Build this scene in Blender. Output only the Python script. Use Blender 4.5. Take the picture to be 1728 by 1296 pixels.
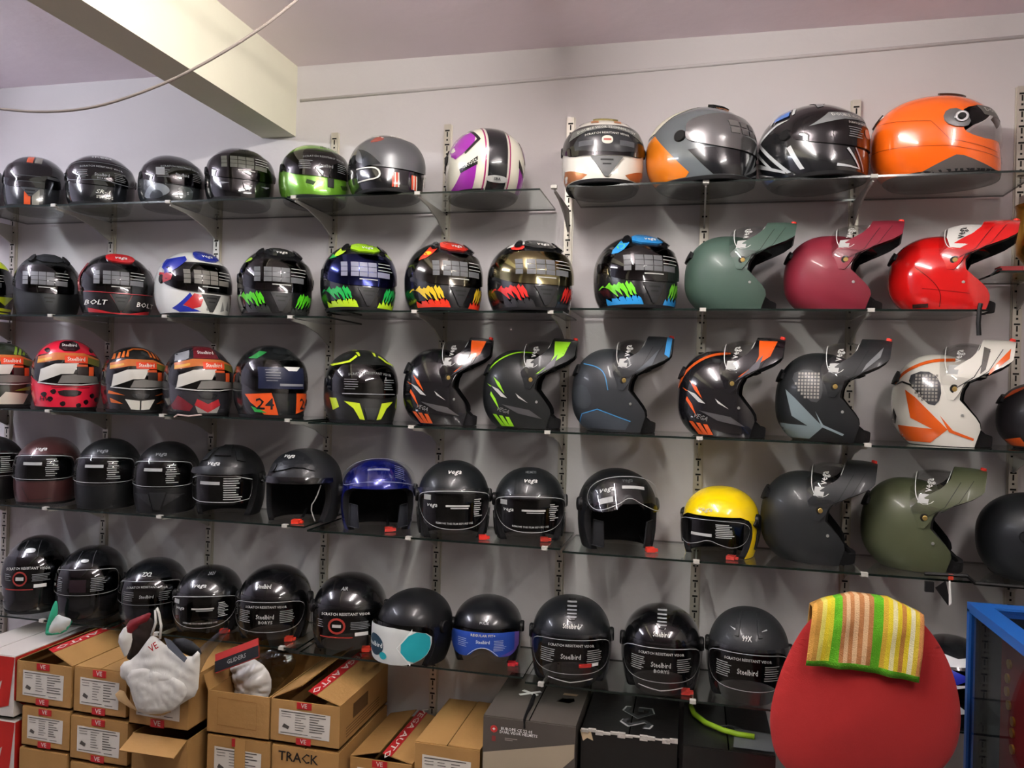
import bpy, bmesh, math, random
import numpy as np
from mathutils import Matrix, Vector, noise as mnoise
random.seed(7); rng = np.random.default_rng(7)
for o in list(bpy.data.objects): bpy.data.objects.remove(o)
SC = bpy.context.scene
COL = SC.collection

# ------------------------------------------------------------------ camera
F = 1322.4
CAM = np.array([2.717, -2.6686, 1.65])
def cam_axes(yaw, pitch, roll):
    cy, sy = math.cos(yaw), math.sin(yaw); cp, sp = math.cos(pitch), math.sin(pitch); cr, sr = math.cos(roll), math.sin(roll)
    f = np.array([sy*cp, cy*cp, sp]); r = np.array([cy, -sy, 0]); d = np.cross(f, r)
    return np.stack([cr*r+sr*d, -sr*r+cr*d, f])
RM = cam_axes(-.2297, .0035, -.0264)
cd = bpy.data.cameras.new('camera'); cam = bpy.data.objects.new('camera', cd); COL.objects.link(cam)
cd.sensor_width = 36; cd.lens = F/1728*36; cd.clip_start = .02
m = Matrix.Identity(4)
for i in range(3):
    m[i][0] = RM[0][i]; m[i][1] = -RM[1][i]; m[i][2] = -RM[2][i]; m[i][3] = CAM[i]
cam.matrix_world = m; SC.camera = cam
def ray(x, y): return RM.T @ np.array([(x-864)/F, (y-648)/F, 1.0])
def atY(x, y, Y): d = ray(x, y); return CAM + d*((Y-CAM[1])/d[1])
def atZ(x, y, Z): d = ray(x, y); return CAM + d*((Z-CAM[2])/d[2])
def pj(P):
    q = (np.asarray(P)-CAM) @ RM.T
    return np.stack([864+F*q[..., 0]/q[..., 2], 648+F*q[..., 1]/q[..., 2]], -1)

# ------------------------------------------------------------------ world, exposure
W = bpy.data.worlds.new('world'); SC.world = W; W.use_nodes = True
W.node_tree.nodes['Background'].inputs[0].default_value = (0, 0, 0, 1)
W.node_tree.nodes['Background'].inputs[1].default_value = 0
SC.view_settings.view_transform = 'Standard'; SC.view_settings.look = 'None'
SC.view_settings.exposure = 0.95; SC.view_settings.gamma = 1; SC.view_settings.use_curve_mapping = False

# ------------------------------------------------------------------ materials
def lin(h):
    h = h.lstrip('#'); v = [int(h[i:i+2], 16)/255 for i in (0, 2, 4)]
    return tuple(x/12.92 if x <= .04045 else ((x+.055)/1.055)**2.4 for x in v)
MATS = {}
def mat(hexc, rough=.4, metal=0, coat=0, bump=0, bscale=200, var=0, vscale=8, sheen=0):
    k = (hexc, rough, metal, coat, bump, bscale, var, vscale, sheen)
    if k in MATS: return MATS[k]
    mt = bpy.data.materials.new('paint_%s_%d' % (hexc.lstrip('#'), len(MATS))); mt.use_nodes = True
    nt = mt.node_tree; b = nt.nodes['Principled BSDF']
    b.inputs['Base Color'].default_value = lin(hexc)+(1,)
    b.inputs['Roughness'].default_value = rough; b.inputs['Metallic'].default_value = metal
    b.inputs['Coat Weight'].default_value = coat; b.inputs['Coat Roughness'].default_value = .06
    if rough >= .34 and metal == 0 and coat <= .3: b.inputs['Specular IOR Level'].default_value = .3
    if sheen: b.inputs['Sheen Weight'].default_value = sheen
    if bump or var:
        tc = nt.nodes.new('ShaderNodeTexCoord')
    if bump:
        n = nt.nodes.new('ShaderNodeTexNoise'); n.inputs['Scale'].default_value = bscale; n.inputs['Detail'].default_value = 4
        bp = nt.nodes.new('ShaderNodeBump'); bp.inputs['Strength'].default_value = bump; bp.inputs['Distance'].default_value = .01
        nt.links.new(tc.outputs['Object'], n.inputs['Vector']); nt.links.new(n.outputs['Fac'], bp.inputs['Height']); nt.links.new(bp.outputs['Normal'], b.inputs['Normal'])
    if var:
        n2 = nt.nodes.new('ShaderNodeTexNoise'); n2.inputs['Scale'].default_value = vscale; n2.inputs['Detail'].default_value = 5
        mx = nt.nodes.new('ShaderNodeMix'); mx.data_type = 'RGBA'
        c = lin(hexc); mx.inputs[6].default_value = tuple(x*(1-var) for x in c)+(1,); mx.inputs[7].default_value = tuple(min(1, x*(1+var)) for x in c)+(1,)
        nt.links.new(tc.outputs['Object'], n2.inputs['Vector']); nt.links.new(n2.outputs['Fac'], mx.inputs[0]); nt.links.new(mx.outputs[2], b.inputs['Base Color'])
    MATS[k] = mt; return mt
def clearmat(name, tint, rough=.03, ior=1.45, gl=1.0):
    if name in MATS: return MATS[name]
    mt = bpy.data.materials.new(name); mt.use_nodes = True; nt = mt.node_tree
    for n in list(nt.nodes): nt.nodes.remove(n)
    out = nt.nodes.new('ShaderNodeOutputMaterial'); mix = nt.nodes.new('ShaderNodeMixShader')
    tr = nt.nodes.new('ShaderNodeBsdfTransparent'); g = nt.nodes.new('ShaderNodeBsdfGlossy'); fr = nt.nodes.new('ShaderNodeFresnel')
    tr.inputs[0].default_value = lin(tint)+(1,); g.inputs['Roughness'].default_value = rough; g.inputs[0].default_value = (gl, gl, gl, 1); fr.inputs[0].default_value = ior
    # a thin sheet mirrors alike from both sides
    ge = nt.nodes.new('ShaderNodeNewGeometry'); mr = nt.nodes.new('ShaderNodeMapRange'); mr.inputs['To Min'].default_value = ior; mr.inputs['To Max'].default_value = 1/ior
    nt.links.new(ge.outputs['Backfacing'], mr.inputs['Value']); nt.links.new(mr.outputs[0], fr.inputs[0])
    nt.links.new(fr.outputs[0], mix.inputs[0]); nt.links.new(tr.outputs[0], mix.inputs[1]); nt.links.new(g.outputs[0], mix.inputs[2]); nt.links.new(mix.outputs[0], out.inputs[0])
    MATS[name] = mt; return mt
GLASS = clearmat('shelf_glass', '#f6faf8', .01, 1.5)
CLEAR = clearmat('clear_visor', '#eeeeee', .04, 1.55)
SMOKE = clearmat('smoked_visor', '#5c5c5e', .05, 1.7)
DARKV = clearmat('dark_visor', '#2c2c2e', .05, 1.7)
FILMV = clearmat('haze_film', '#d2d2d2', .12, 1.6)
BAGM = clearmat('clear_plastic', '#dcdcdc', .15, 1.5)
def mirror(h, r=.12): return mat(h, r, 1)
BLK = mat('#0c0c0d', .5); RUB = mat('#131314', .6); LIN = mat('#111113', .9, bump=.2, bscale=400)
WHT = mat('#e6e6e2', .5); EDGE = mat('#16201c', .15)

# ------------------------------------------------------------------ mesh helpers
def link(o, parent=None):
    COL.objects.link(o)
    if parent is not None: o.parent = parent
    return o
def mk(name, V, FA, mts, parent=None, smooth=False, N=None, midx=None, label=None):
    me = bpy.data.meshes.new(name)
    me.from_pydata([tuple(map(float, v)) for v in V], [], [tuple(map(int, f)) for f in FA])
    if not isinstance(mts, (list, tuple)): mts = [mts]
    for x in mts: me.materials.append(x)
    if midx is not None: me.polygons.foreach_set('material_index', np.array(midx, dtype=np.int32))
    if smooth: me.polygons.foreach_set('use_smooth', np.ones(len(me.polygons), dtype=bool))
    me.update()
    if N is not None: me.normals_split_custom_set_from_vertices([tuple(map(float, n)) for n in N])
    o = bpy.data.objects.new(name, me); link(o, parent)
    if label: o['label'] = label
    return o
def tag(o, label, cat, group=None, kind=None):
    if label: o['label'] = label
    if cat: o['category'] = cat
    if group: o['group'] = group
    if kind: o['kind'] = kind
    return o
def empty(name, loc, rz=0, s=1):
    o = bpy.data.objects.new(name, None); COL.objects.link(o); o.location = tuple(map(float, loc)); o.rotation_euler = (0, 0, rz); o.scale = (s, s, s); o.empty_display_size = .05
    return o
class MB:
    def __init__(s): s.V = []; s.F = []; s.M = []
    def add(s, V, FA, mi=0):
        b = len(s.V); s.V += [tuple(v) for v in V]; s.F += [tuple(b+i for i in f) for f in FA]; s.M += [mi]*len(FA); return s
    def box(s, lo, hi, mi=0, rot=None, org=(0, 0, 0)):
        x0, y0, z0 = lo; x1, y1, z1 = hi
        V = [Vector(p) for p in [(x0,y0,z0),(x1,y0,z0),(x1,y1,z0),(x0,y1,z0),(x0,y0,z1),(x1,y0,z1),(x1,y1,z1),(x0,y1,z1)]]
        if rot is not None: V = [rot @ (v-Vector(org))+Vector(org) for v in V]
        return s.add(V, [(0,3,2,1),(4,5,6,7),(0,1,5,4),(1,2,6,5),(2,3,7,6),(3,0,4,7)], mi)
    def tube(s, pts, r, n=8, mi=0, cap=True):
        pts = [Vector(p) for p in pts]; rings = []
        for i, p in enumerate(pts):
            t = (pts[min(i+1, len(pts)-1)]-pts[max(i-1, 0)]).normalized()
            a = Vector((0, 0, 1)) if abs(t.z) < .9 else Vector((1, 0, 0)); u = t.cross(a).normalized(); w = t.cross(u)
            rr = r[i] if isinstance(r, (list, tuple)) else r
            rings.append([p+(u*math.cos(2*math.pi*k/n)+w*math.sin(2*math.pi*k/n))*rr for k in range(n)])
        V = [v for q in rings for v in q]; FA = []
        for i in range(len(pts)-1):
            for k in range(n): FA.append((i*n+k, i*n+(k+1) % n, (i+1)*n+(k+1) % n, (i+1)*n+k))
        if cap: FA += [tuple(range(n))[::-1], tuple((len(pts)-1)*n+k for k in range(n))]
        return s.add(V, FA, mi)
    def lathe(s, prof, org=(0, 0, 0), n=20, mi=0):
        V = [(org[0]+r*math.cos(2*math.pi*k/n), org[1]+r*math.sin(2*math.pi*k/n), org[2]+z) for r, z in prof for k in range(n)]
        FA = [(i*n+k, i*n+(k+1) % n, (i+1)*n+(k+1) % n, (i+1)*n+k) for i in range(len(prof)-1) for k in range(n)]
        FA += [tuple(range(n))[::-1], tuple((len(prof)-1)*n+k for k in range(n))]
        return s.add(V, FA, mi)
    def build(s, name, mts, parent=None, smooth=False, label=None):
        return mk(name, s.V, s.F, mts, parent, smooth, midx=s.M, label=label)
def boxobj(name, lo, hi, mt, parent=None, label=None): return MB().box(lo, hi).build(name, mt, parent, label=label)
def fill2d(poly, maxl, it=4):
    bm = bmesh.new(); vs = [bm.verts.new((float(p[0]), float(p[1]), 0)) for p in poly]
    try: bm.faces.new(vs)
    except ValueError: bm.free(); return np.zeros((0, 2)), []
    bmesh.ops.triangulate(bm, faces=bm.faces[:])
    for _ in range(it):
        es = [e for e in bm.edges if e.calc_length() > maxl]
        if not es: break
        bmesh.ops.subdivide_edges(bm, edges=es, cuts=1)
        bmesh.ops.triangulate(bm, faces=[f for f in bm.faces if len(f.verts) > 3])
    bm.normal_update()
    if sum(f.normal.z for f in bm.faces) < 0: bmesh.ops.reverse_faces(bm, faces=bm.faces[:])
    bm.verts.index_update(); V = np.array([v.co[:2] for v in bm.verts]); FA = [tuple(v.index for v in f.verts) for f in bm.faces]; bm.free()
    return V, FA
def chaikin(p, it=2, closed=True):
    p = [np.array(q, float) for q in p]
    for _ in range(it):
        n = []; L = len(p)
        for i in range(L if closed else L-1):
            a, b = p[i], p[(i+1) % L]; n += [a*.75+b*.25, a*.25+b*.75]
        p = n if closed else [p[0]]+n+[p[-1]]
    return p
TXT = {}
def textmesh(s):
    if s in TXT: return TXT[s]
    cu = bpy.data.curves.new('t', 'FONT'); cu.body = s; cu.size = 1; cu.resolution_u = 1; cu.align_x = 'CENTER'; cu.align_y = 'CENTER'; cu.offset = .012
    o = bpy.data.objects.new('t', cu); COL.objects.link(o)
    dg = bpy.context.evaluated_depsgraph_get(); me = bpy.data.meshes.new_from_object(o.evaluated_get(dg), depsgraph=dg)
    V = np.array([v.co[:2] for v in me.vertices]) if len(me.vertices) else np.zeros((0, 2)); FA = [tuple(p.vertices) for p in me.polygons]
    bpy.data.objects.remove(o); bpy.data.curves.remove(cu); bpy.data.meshes.remove(me)
    TXT[s] = (V, FA); return TXT[s]

# ------------------------------------------------------------------ room
WALLM = mat('#ccc7c7', .75, bump=.25, bscale=14, var=.06, vscale=3)
CEILM = mat('#f4e6ee', .8, bump=.3, bscale=9, var=.05, vscale=2)
CREAM = mat('#dcd8c4', .75, bump=.2, bscale=14, var=.05)
RX0, RX1, RY1, RY0, ZC = -1.6, 4.6, 0.0, -5.2, 2.83
def struct(name, lo, hi, mt): o = boxobj(name, lo, hi, mt); o['kind'] = 'structure'; return o
struct('floor', (RX0, RY0, -.1), (RX1, .1, 0), mat('#7d746c', .5, var=.15, vscale=4))
struct('ceiling', (RX0, RY0, ZC), (RX1, .1, ZC+.1), CEILM)
wb = struct('wall_back', (RX0, 0, 0), (RX1, .12, ZC), WALLM)
struct('wall_left', (RX0-.1, RY0, 0), (RX0, .1, ZC), mat('#b9b4c0', .8))
struct('wall_right', (RX1, RY0, 0), (RX1+.1, .1, ZC), mat('#a8a29c', .8))
struct('wall_front', (RX0, RY0-.1, 0), (RX1, RY0, ZC), mat('#9a958f', .8))
# thin plaster ridge along the upper wall, in two lengths with a soft joint
a = atY(507, 170, 0); b = atY(1728, 65, 0)
mb = MB(); mb.tube([(a[0], 0, a[2]), ((a[0]+b[0])/2, -.001, (a[2]+b[2])/2+.002), (b[0]+.6, 0, b[2]+.02)], .006, 8)
o = mb.build('trim_1', WALLM, smooth=True); o['kind'] = 'structure'
# ceiling beam running out from the wall
bl, br, bz = atY(443, 234, 0), atY(494, 231, 0), atY(470, 232, 0)
BX0, BX1, BZ = bl[0], br[0]+.012, bz[2]
mb = MB(); mb.box((BX0, -4.9, BZ), (BX1, 0, ZC)); o = mb.build('trim_2', CREAM); o['kind'] = 'structure'

# ------------------------------------------------------------------ lamps
def tube_lamp(side, x, y0, y1, power, color, label):
    L = y1-y0
    t = empty('tube_light_%s_offscreen' % side, (x, (y0+y1)/2, ZC))
    tag(t, label, 'lamp', 'ceiling tube lights')
    mb = MB(); mb.box((-.012, -L/2, -.045), (.012, L/2, 0)); mb.build('housing', WHT, t)
    for s in (-1, 1): mb = MB(); mb.box((-.012, s*L/2-.01, -.115), (.012, s*L/2+.01, 0)); mb.build('end_socket', WHT, t)
    em = bpy.data.materials.new('tube_glow'); em.use_nodes = True; nt = em.node_tree
    for n in list(nt.nodes): nt.nodes.remove(n)
    e_ = nt.nodes.new('ShaderNodeEmission'); e_.inputs[0].default_value = tuple(color)+(1,); e_.inputs[1].default_value = power; q_ = nt.nodes.new('ShaderNodeOutputMaterial'); nt.links.new(e_.outputs[0], q_.inputs[0])
    mb = MB(); mb.tube([(0, -L/2+.012, -.095), (0, L/2-.012, -.095)], .014, 10); mb.build('tube_%s_offscreen' % side, em, t, True)
    return t
tube_lamp('middle', 2.25, -2.1, -.83, 120, (1, .965, .91), 'white ceiling tube light pointing at the wall, right of the beam')
tube_lamp('right', 3.6, -2.7, -1.4, 70, (1, .955, .9), 'white ceiling tube light towards the display case')
tube_lamp('left', -.3, -1.9, -.6, 105, (.86, .9, 1), 'cool white ceiling tube light left of the beam')

# ------------------------------------------------------------------ rails, brackets, glass shelves
RAILX = [-.022, .449, .921, 1.4, 1.836, 2.279, 2.733, 3.192, 3.66]
RAILTOP = [2.3, 2.3, 2.3, atY(563, 226, 0)[2], atY(754, 212, 0)[2], atY(961, 200, 0)[2], 2.3, atY(1442, 171, 0)[2], atY(1721, 148, 0)[2]]
METAL = mat('#c2bcb0', .38, .55); SLOT = mat('#1a1816', .8); CLIP = mat('#bdbab2', .5)
SHD = .30
# front-edge heights of the panes: (pixel x0, y0, x1, y1)
PANES = [
 [(-60, 350.5, 480, 331.5), (484, 331.5, 911, 317.5), (958, 314, 1760, 284)],
 [(-60, 535, 551, 528), (556, 527, 950, 521), (962, 521.5, 1668, 520)],
 [(-60, 685, 516, 710.5), (520, 711, 1462, 750), (1466, 749, 1790, 766)],
 [(-60, 845, 513, 890), (518, 892.5, 945, 927), (949, 927, 1790, 995)],
 [(-60, 1033, 176, 1056), (180, 1058, 500, 1096), (505, 1097, 882, 1146), (886, 1146, 1720, 1250)]]
LBL = ['top', 'second', 'third', 'fourth', 'lowest']
SHELF = []
RAILS = []
for i, x in enumerate(RAILX):
    t = empty('slotted_rail', (x, 0, 0)); RAILS.append((x, t)); z1 = RAILTOP[i]; y0 = 0
    tag(t, 'perforated metal upright rail screwed to the wall' if i < 8 else 'perforated metal upright rail behind the golden cup', 'rail', 'upright shelf rails' if i < 8 else None)
    mb = MB(); mb.box((-.0125, y0-.014, .15), (.0125, y0-.002, z1)); mb.box((-.0155, y0-.004, .15), (.0155, y0, z1)); mb.build('channel', METAL, t)
    mb = MB(); z = z1-.02
    while z > .2:
        mb.box((-.0085, y0-.0148, z-.0055), (.0085, y0-.0138, z)); mb.box((-.0022, y0-.0148, z-.025), (.0022, y0-.0138, z-.0075)); mb.box((-.003, y0-.0148, z-.039), (.003, y0-.0138, z-.033)); z -= .05
    o = mb.build('slots', SLOT, t); o['kind'] = 'stuff'
def shelf_z(k, X):
    for (X0, Z0, X1, Z1) in SHELF[k]:
        if X <= X1+.02: return Z0+(Z1-Z0)*(X-X0)/(X1-X0)
    X0, Z0, X1, Z1 = SHELF[k][-1]; return Z0+(Z1-Z0)*(X-X0)/(X1-X0)
GT = .006
for k, ps in enumerate(PANES):
    L = []
    for j, (xa, ya, xb, yb) in enumerate(ps):
        A = atY(xa, ya, -SHD); B = atY(xb, yb, -SHD); A[2] = B[2] = (A[2]+B[2])/2; L.append((A[0], A[2], B[0], B[2]))
        V = [(A[0], -SHD, A[2]-GT), (B[0], -SHD, B[2]-GT), (B[0], -.018, B[2]-GT), (A[0], -.018, A[2]-GT), (A[0], -SHD, A[2]), (B[0], -SHD, B[2]), (B[0], -.018, B[2]), (A[0], -.018, A[2])]
        FA = [(0,3,2,1),(4,5,6,7),(0,1,5,4),(1,2,6,5),(2,3,7,6),(3,0,4,7)]
        o = mk('glass_shelf', V, FA, [GLASS, EDGE], midx=[0, 0, 1, 1, 1, 1])
        nb = len(ps)
        where = {0: 'left-hand pane by the beam', 1: 'pane next along'}.get(j, 'last pane towards the golden cup') if nb == 3 else ['pane at the red and white carton end', 'second pane along', 'third pane along', 'pane at the red chair end'][j]
        tag(o, 'clear glass plate of the %s shelf, %s' % (LBL[k], where), 'shelf', 'glass shelf plates')
    SHELF.append(L)
BR = mat('#b2aea7', .45, .2)
bprof = [(-.012, -.008), (-SHD+.012, -.008), (-SHD+.012, -.016), (-.2, -.022), (-.1, -.045), (-.012, -.085)]
bm_mesh = None; BRK = []; 
for k in range(5):
    for i, x in enumerate(RAILX):
        if k == 1 and i == 8: continue
        z = shelf_z(k, x)
        t = empty('shelf_bracket', (x, 0, z))
        BRK.append((k, x, t)); tag(t, 'tapered metal bracket with white clip under the %s glass shelf' % LBL[k], 'bracket', 'brackets under the %s shelf' % LBL[k])
        if bm_mesh is None:
            n = len(bprof); V = [(s*.0025, y, zz) for s in (-1, 1) for y, zz in bprof]
            FA = [tuple(range(n)), tuple(range(2*n-1, n-1, -1))]+[(q, n+q, n+(q+1) % n, (q+1) % n) for q in range(n)]
            b_ = mk('arm', V, FA, BR, t); c_ = boxobj('clip', (-.009, -SHD-.004, -.0085), (.009, -SHD+.012, .002), CLIP, t); bm_mesh = (b_, c_)
        else:
            for q in bm_mesh: cpy = q.copy(); link(cpy, t)

# ------------------------------------------------------------------ helmet surface (centimetres; x forward, y to the wearer's left, z up)
class Surf:
    D = dict(xf=15.0, xb=-14.5, w=12.4, H=25.5, z0=12., xt=-1., bf=3.2, cf=-3.0, bb=0., cb=4.5, bw=0., cw=-2.0, n=2.25, p=2.15, g=0.)
    def __init__(s, **k): s.k = {**Surf.D, **k}; s.__dict__.update(s.k)
    def grow(s, d, **kw):
        k = dict(s.k); k['xf'] += d; k['xb'] -= d; k['w'] += d; k['H'] += d; k.update({a: k[a]+b for a, b in kw.items()}); return Surf(**k)
    def ax(s, z):
        z = np.asarray(z, float); t = np.clip((s.z0-z)/s.z0, 0, 1.2); kk = np.clip((z-s.z0)/(s.H-s.z0), 0, 1); e = (1-kk**s.p)**(1/s.p)
        lo = z < s.z0
        XF = np.where(lo, s.xf+s.bf*t**2+s.cf*t**3, s.xt+(s.xf-s.xt)*e); XB = np.where(lo, s.xb+s.bb*t**2+s.cb*t**3, s.xt+(s.xb-s.xt)*e)
        Wd = np.where(lo, s.w+s.bw*t**2+s.cw*t**3, s.w*e)
        return XF, XB, np.maximum(Wd, 1e-4)
    def P(s, u, z):
        u = np.asarray(u, float); z = np.asarray(z, float); XF, XB, Wd = s.ax(z); c, si = np.cos(u), np.sin(u); q = 2/s.n
        x = (XF+XB)/2+(XF-XB)/2*np.sign(c)*np.abs(c)**q; y = Wd*np.sign(si)*np.abs(si)**q
        return np.stack([x, y, np.broadcast_to(z, x.shape)], -1)
    def N(s, u, z):
        # eps chosen so the crown stays smooth
        e = 2e-3; zz = np.minimum(z, s.H-.02)
        a = s.P(u+e, zz)-s.P(u-e, zz); b = s.P(u, zz+.01)-s.P(u, zz-.01); n = np.cross(a, b); L = np.linalg.norm(n, axis=-1, keepdims=True)
        n = n/np.maximum(L, 1e-9); bad = (L[..., 0] < 1e-9); n[bad] = (0, 0, 1)
        return n
    def uz(s, A, B, pr):
        """2D decal coordinates -> (u, z). F/B: (y,z) front/back view; R/L: (x,z) side view; U: (deg, z)."""
        z = np.clip(B, .02, s.H-.03)
        if pr == 'U': return np.radians(A), z
        XF, XB, Wd = s.ax(z)
        if pr in 'FB':
            r = np.clip(np.abs(A)/Wd, 0, .9995)**(s.n/2); u = np.arcsin(r)
            if pr == 'B': u = np.pi-u
            return np.where(A < 0, -u, u), z
        xc, hx = (XF+XB)/2, (XF-XB)/2; q = np.clip((A-xc)/np.maximum(hx, 1e-4), -.9995, .9995); c = np.sign(q)*np.abs(q)**(s.n/2)
        u = np.arccos(c); return (-u if pr == 'R' else u), z
class Piece:
    """a surface with an optional rigid turn about a pivot (raised chin bars and visors)"""
    def __init__(s, surf, pivot=None, ang=0): s.s = surf; s.pv = pivot; s.a = math.radians(ang)
    def tf(s, V, vec=False):
        if not s.pv: return V
        c, n = math.cos(s.a), math.sin(s.a); x, z = (V[..., 0], V[..., 2]) if vec else (V[..., 0]-s.pv[0], V[..., 2]-s.pv[1])
        X, Z = c*x-n*z, n*x+c*z; o = np.array(V, float)
        o[..., 0] = X+(0 if vec else s.pv[0]); o[..., 2] = Z+(0 if vec else s.pv[1]); return o
    def pt(s, u, z, off=0):
        N = s.s.N(u, z); return s.tf(s.s.P(u, z)+N*off), s.tf(N, True)
CMS = .01
def mkc(name, V, FA, mts, parent, N=None, smooth=True, midx=None): return mk(name, np.asarray(V)*CMS, FA, mts, parent, smooth, N, midx)
def grid_patch(name, pc, um, zl, zh, mts, parent, ns=36, nt=14, thick=0, off=0, smax=1.0, shape=None):
    """sheet over u=+-um, z from zl(s) to zh(s); with thickness it gets an inner face and a rim"""
    S, T = np.meshgrid(np.linspace(-smax, smax, ns+1), np.linspace(0, 1, nt+1), indexing='ij')
    Z = zl(np.abs(S))+(zh(np.abs(S))-zl(np.abs(S)))*T; U = np.radians(um)*S*(shape(T) if shape else 1)
    V, N = pc.pt(U, Z, off); V = V.reshape(-1, 3); N = N.reshape(-1, 3); id_ = lambda i, j: i*(nt+1)+j
    FA = [(id_(i, j), id_(i+1, j), id_(i+1, j+1), id_(i, j+1)) for i in range(ns) for j in range(nt)]
    if thick:
        V2 = V-N*thick; n0 = len(V); VV = np.concatenate([V, V2, V, V2]); FB = [tuple(n0+q for q in f[::-1]) for f in FA]
        loop = [id_(i, 0) for i in range(ns)]+[id_(ns, j) for j in range(nt)]+[id_(i, nt) for i in range(ns, 0, -1)]+[id_(0, j) for j in range(nt, 0, -1)]
        FR = [(2*n0+loop[q], 3*n0+loop[q], 3*n0+loop[(q+1) % len(loop)], 2*n0+loop[(q+1) % len(loop)]) for q in range(len(loop))]
        mi = [0]*len(FA)+[1]*len(FB)+[2 if len(mts) > 2 else 0]*len(FR)
        NN = None
        return mkc(name, VV, FA+FB+FR, mts, parent, NN, True, mi)
    return mkc(name, V, FA, mts, parent, N)
def shell(parent, sf, zlo, zhi, ub, mt, lin_mt=LIN, ubi=0, nf=14, nb=26, inset=1.3, zb=0.0):
    n1 = 8 if zlo > zb else 0; n2 = 12; n3 = 16
    zs = list(np.linspace(zb, zlo, n1+1)[:-1]) if n1 else []
    zs += list(np.linspace(max(zlo, zb), zhi, n2+1)[:-1]); zs += list(zhi+(sf.H-zhi)*np.sin(np.linspace(0, 1, n3+1)*np.pi/2)); zs = np.array(zs); R = len(zs)
    half = np.concatenate([np.linspace(0, 1, nf+1), 1+np.linspace(0, 1, nb+1)[1:]])
    s = np.concatenate([-half[::-1], half[1:]])[:-1]; C = len(s)
    def uu(z, d):
        b = np.radians(ub(np.clip(z, max(zlo, zb), zhi))-d)[:, None]; a = np.abs(s)[None]
        return np.sign(s)[None]*np.where(a <= 1, a*b, b+(a-1)*(np.pi-b))
    out = []
    for d, sur in ((0, sf), (ubi, sf.grow(-inset))):
        zz = zs if d == 0 and sur is sf else np.minimum(zs*(sf.H-inset)/sf.H, sf.H-inset)
        zz = zs if sur is sf else zs-(zs/sf.H)**3*inset
        U = uu(zs, d); Z = np.repeat(zz[:, None], C, 1); out.append((sur.P(U, Z).reshape(-1, 3), sur.N(U, Z).reshape(-1, 3)))
    FA = []; top = len(zs)-1
    for j in range(R-1):
        for i in range(C):
            i2 = (i+1) % C; a = max(abs(s[i]), abs(s[i2])) if i2 else 2
            if a <= 1+1e-9 and n1 <= j < n1+n2: continue
            FA.append((j*C+i, j*C+i2, (j+1)*C+i2, (j+1)*C+i))
    # collapse the crown ring
    FA = [tuple(dict.fromkeys([top*C if q >= top*C else q for q in f])) for f in FA]
    V, N = out[0]; N = N.copy(); N[top*C:] = (0, 0, 1)
    sh_o = mkc('shell', V, FA, mt, parent, N)
    ed = {}
    for f in FA:
        for q in range(len(f)): e = (f[q], f[(q+1) % len(f)]); ed[tuple(sorted(e))] = ed.get(tuple(sorted(e)), []) + [e]
    bd = [v[0] for v in ed.values() if len(v) == 1]; n0 = len(V)
    VV = np.concatenate([V, out[1][0]]); FB = [tuple(n0+q for q in f[::-1]) for f in FA]+[(b, a, n0+a, n0+b) for a, b in bd]
    mkc('liner', VV, FB, lin_mt, parent)
    return sh_o
def decal(name, pc, polys, pr, mt, parent, off=.12, thick=0, maxl=1.6, sym=False):
    VV = []; NN = []; FF = []; n = 0
    if sym: polys = list(polys)+[[(-a, b) for a, b in p] for p in polys]
    flip = pr in 'BL'
    for p in polys:
        V2, FA = fill2d(p, maxl)
        if not len(V2): continue
        u, z = pc.s.uz(V2[:, 0], V2[:, 1], pr); V, N = pc.pt(u, z, off+thick)
        if pr in 'BL': FA = [f[::-1] for f in FA]
        if pr == 'R': pass
        VV.append(V); NN.append(N); FF += [tuple(q+n for q in f) for f in FA]
        n0 = n; n += len(V)
        if thick:
            ed = {}
            for f in FA:
                for q in range(3): e = (f[q], f[(q+1) % 3]); ed.setdefault(tuple(sorted(e)), []).append(e)
            B = [v[0] for v in ed.values() if len(v) == 1]; Vb, _ = pc.pt(u, z, -.1)
            VV.append(Vb); VV.append(V); NN.append(N); NN.append(N); k = len(V)
            FF += [(n0+2*k+b, n0+2*k+a, n0+k+a, n0+k+b) for a, b in B]; n += 2*k
    if not FF: return None
    return mkc(name, np.concatenate(VV), FF, mt, parent, np.concatenate(NN) if not thick else None, smooth=not thick)
class Strip(list): pass
def ribbon(path, w, closed=True):
    """2D strip polygons along a path, as quads"""
    p = [np.array(q, float) for q in path]; L = len(p); out = Strip()
    nrm = []
    for i in range(L):
        a, b = p[i-1] if closed or i > 0 else p[0], p[(i+1) % L] if closed or i < L-1 else p[-1]
        t = b-a; t /= max(np.hypot(*t), 1e-6); nrm.append(np.array([-t[1], t[0]]))
    for i in range(L if closed else L-1):
        j = (i+1) % L; out.append([p[i]-nrm[i]*w/2, p[j]-nrm[j]*w/2, p[j]+nrm[j]*w/2, p[i]+nrm[i]*w/2])
    return out
def rect(a0, b0, a1, b1): return [(a0, b0), (a1, b0), (a1, b1), (a0, b1)]
def finer(V, FA, maxl):
    bm = bmesh.new(); vs = [bm.verts.new((v[0], v[1], 0)) for v in V]
    for f in FA:
        try: bm.faces.new([vs[i] for i in f])
        except ValueError: pass
    for _ in range(4):
        es = [e for e in bm.edges if e.calc_length() > maxl]
        if not es: break
        bmesh.ops.subdivide_edges(bm, edges=es, cuts=1); bmesh.ops.triangulate(bm, faces=[f for f in bm.faces if len(f.verts) > 3])
    bm.verts.index_update(); V2 = np.array([v.co[:2] for v in bm.verts]); F2 = [tuple(v.index for v in f.verts) for f in bm.faces]; bm.free(); return V2, F2
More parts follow.
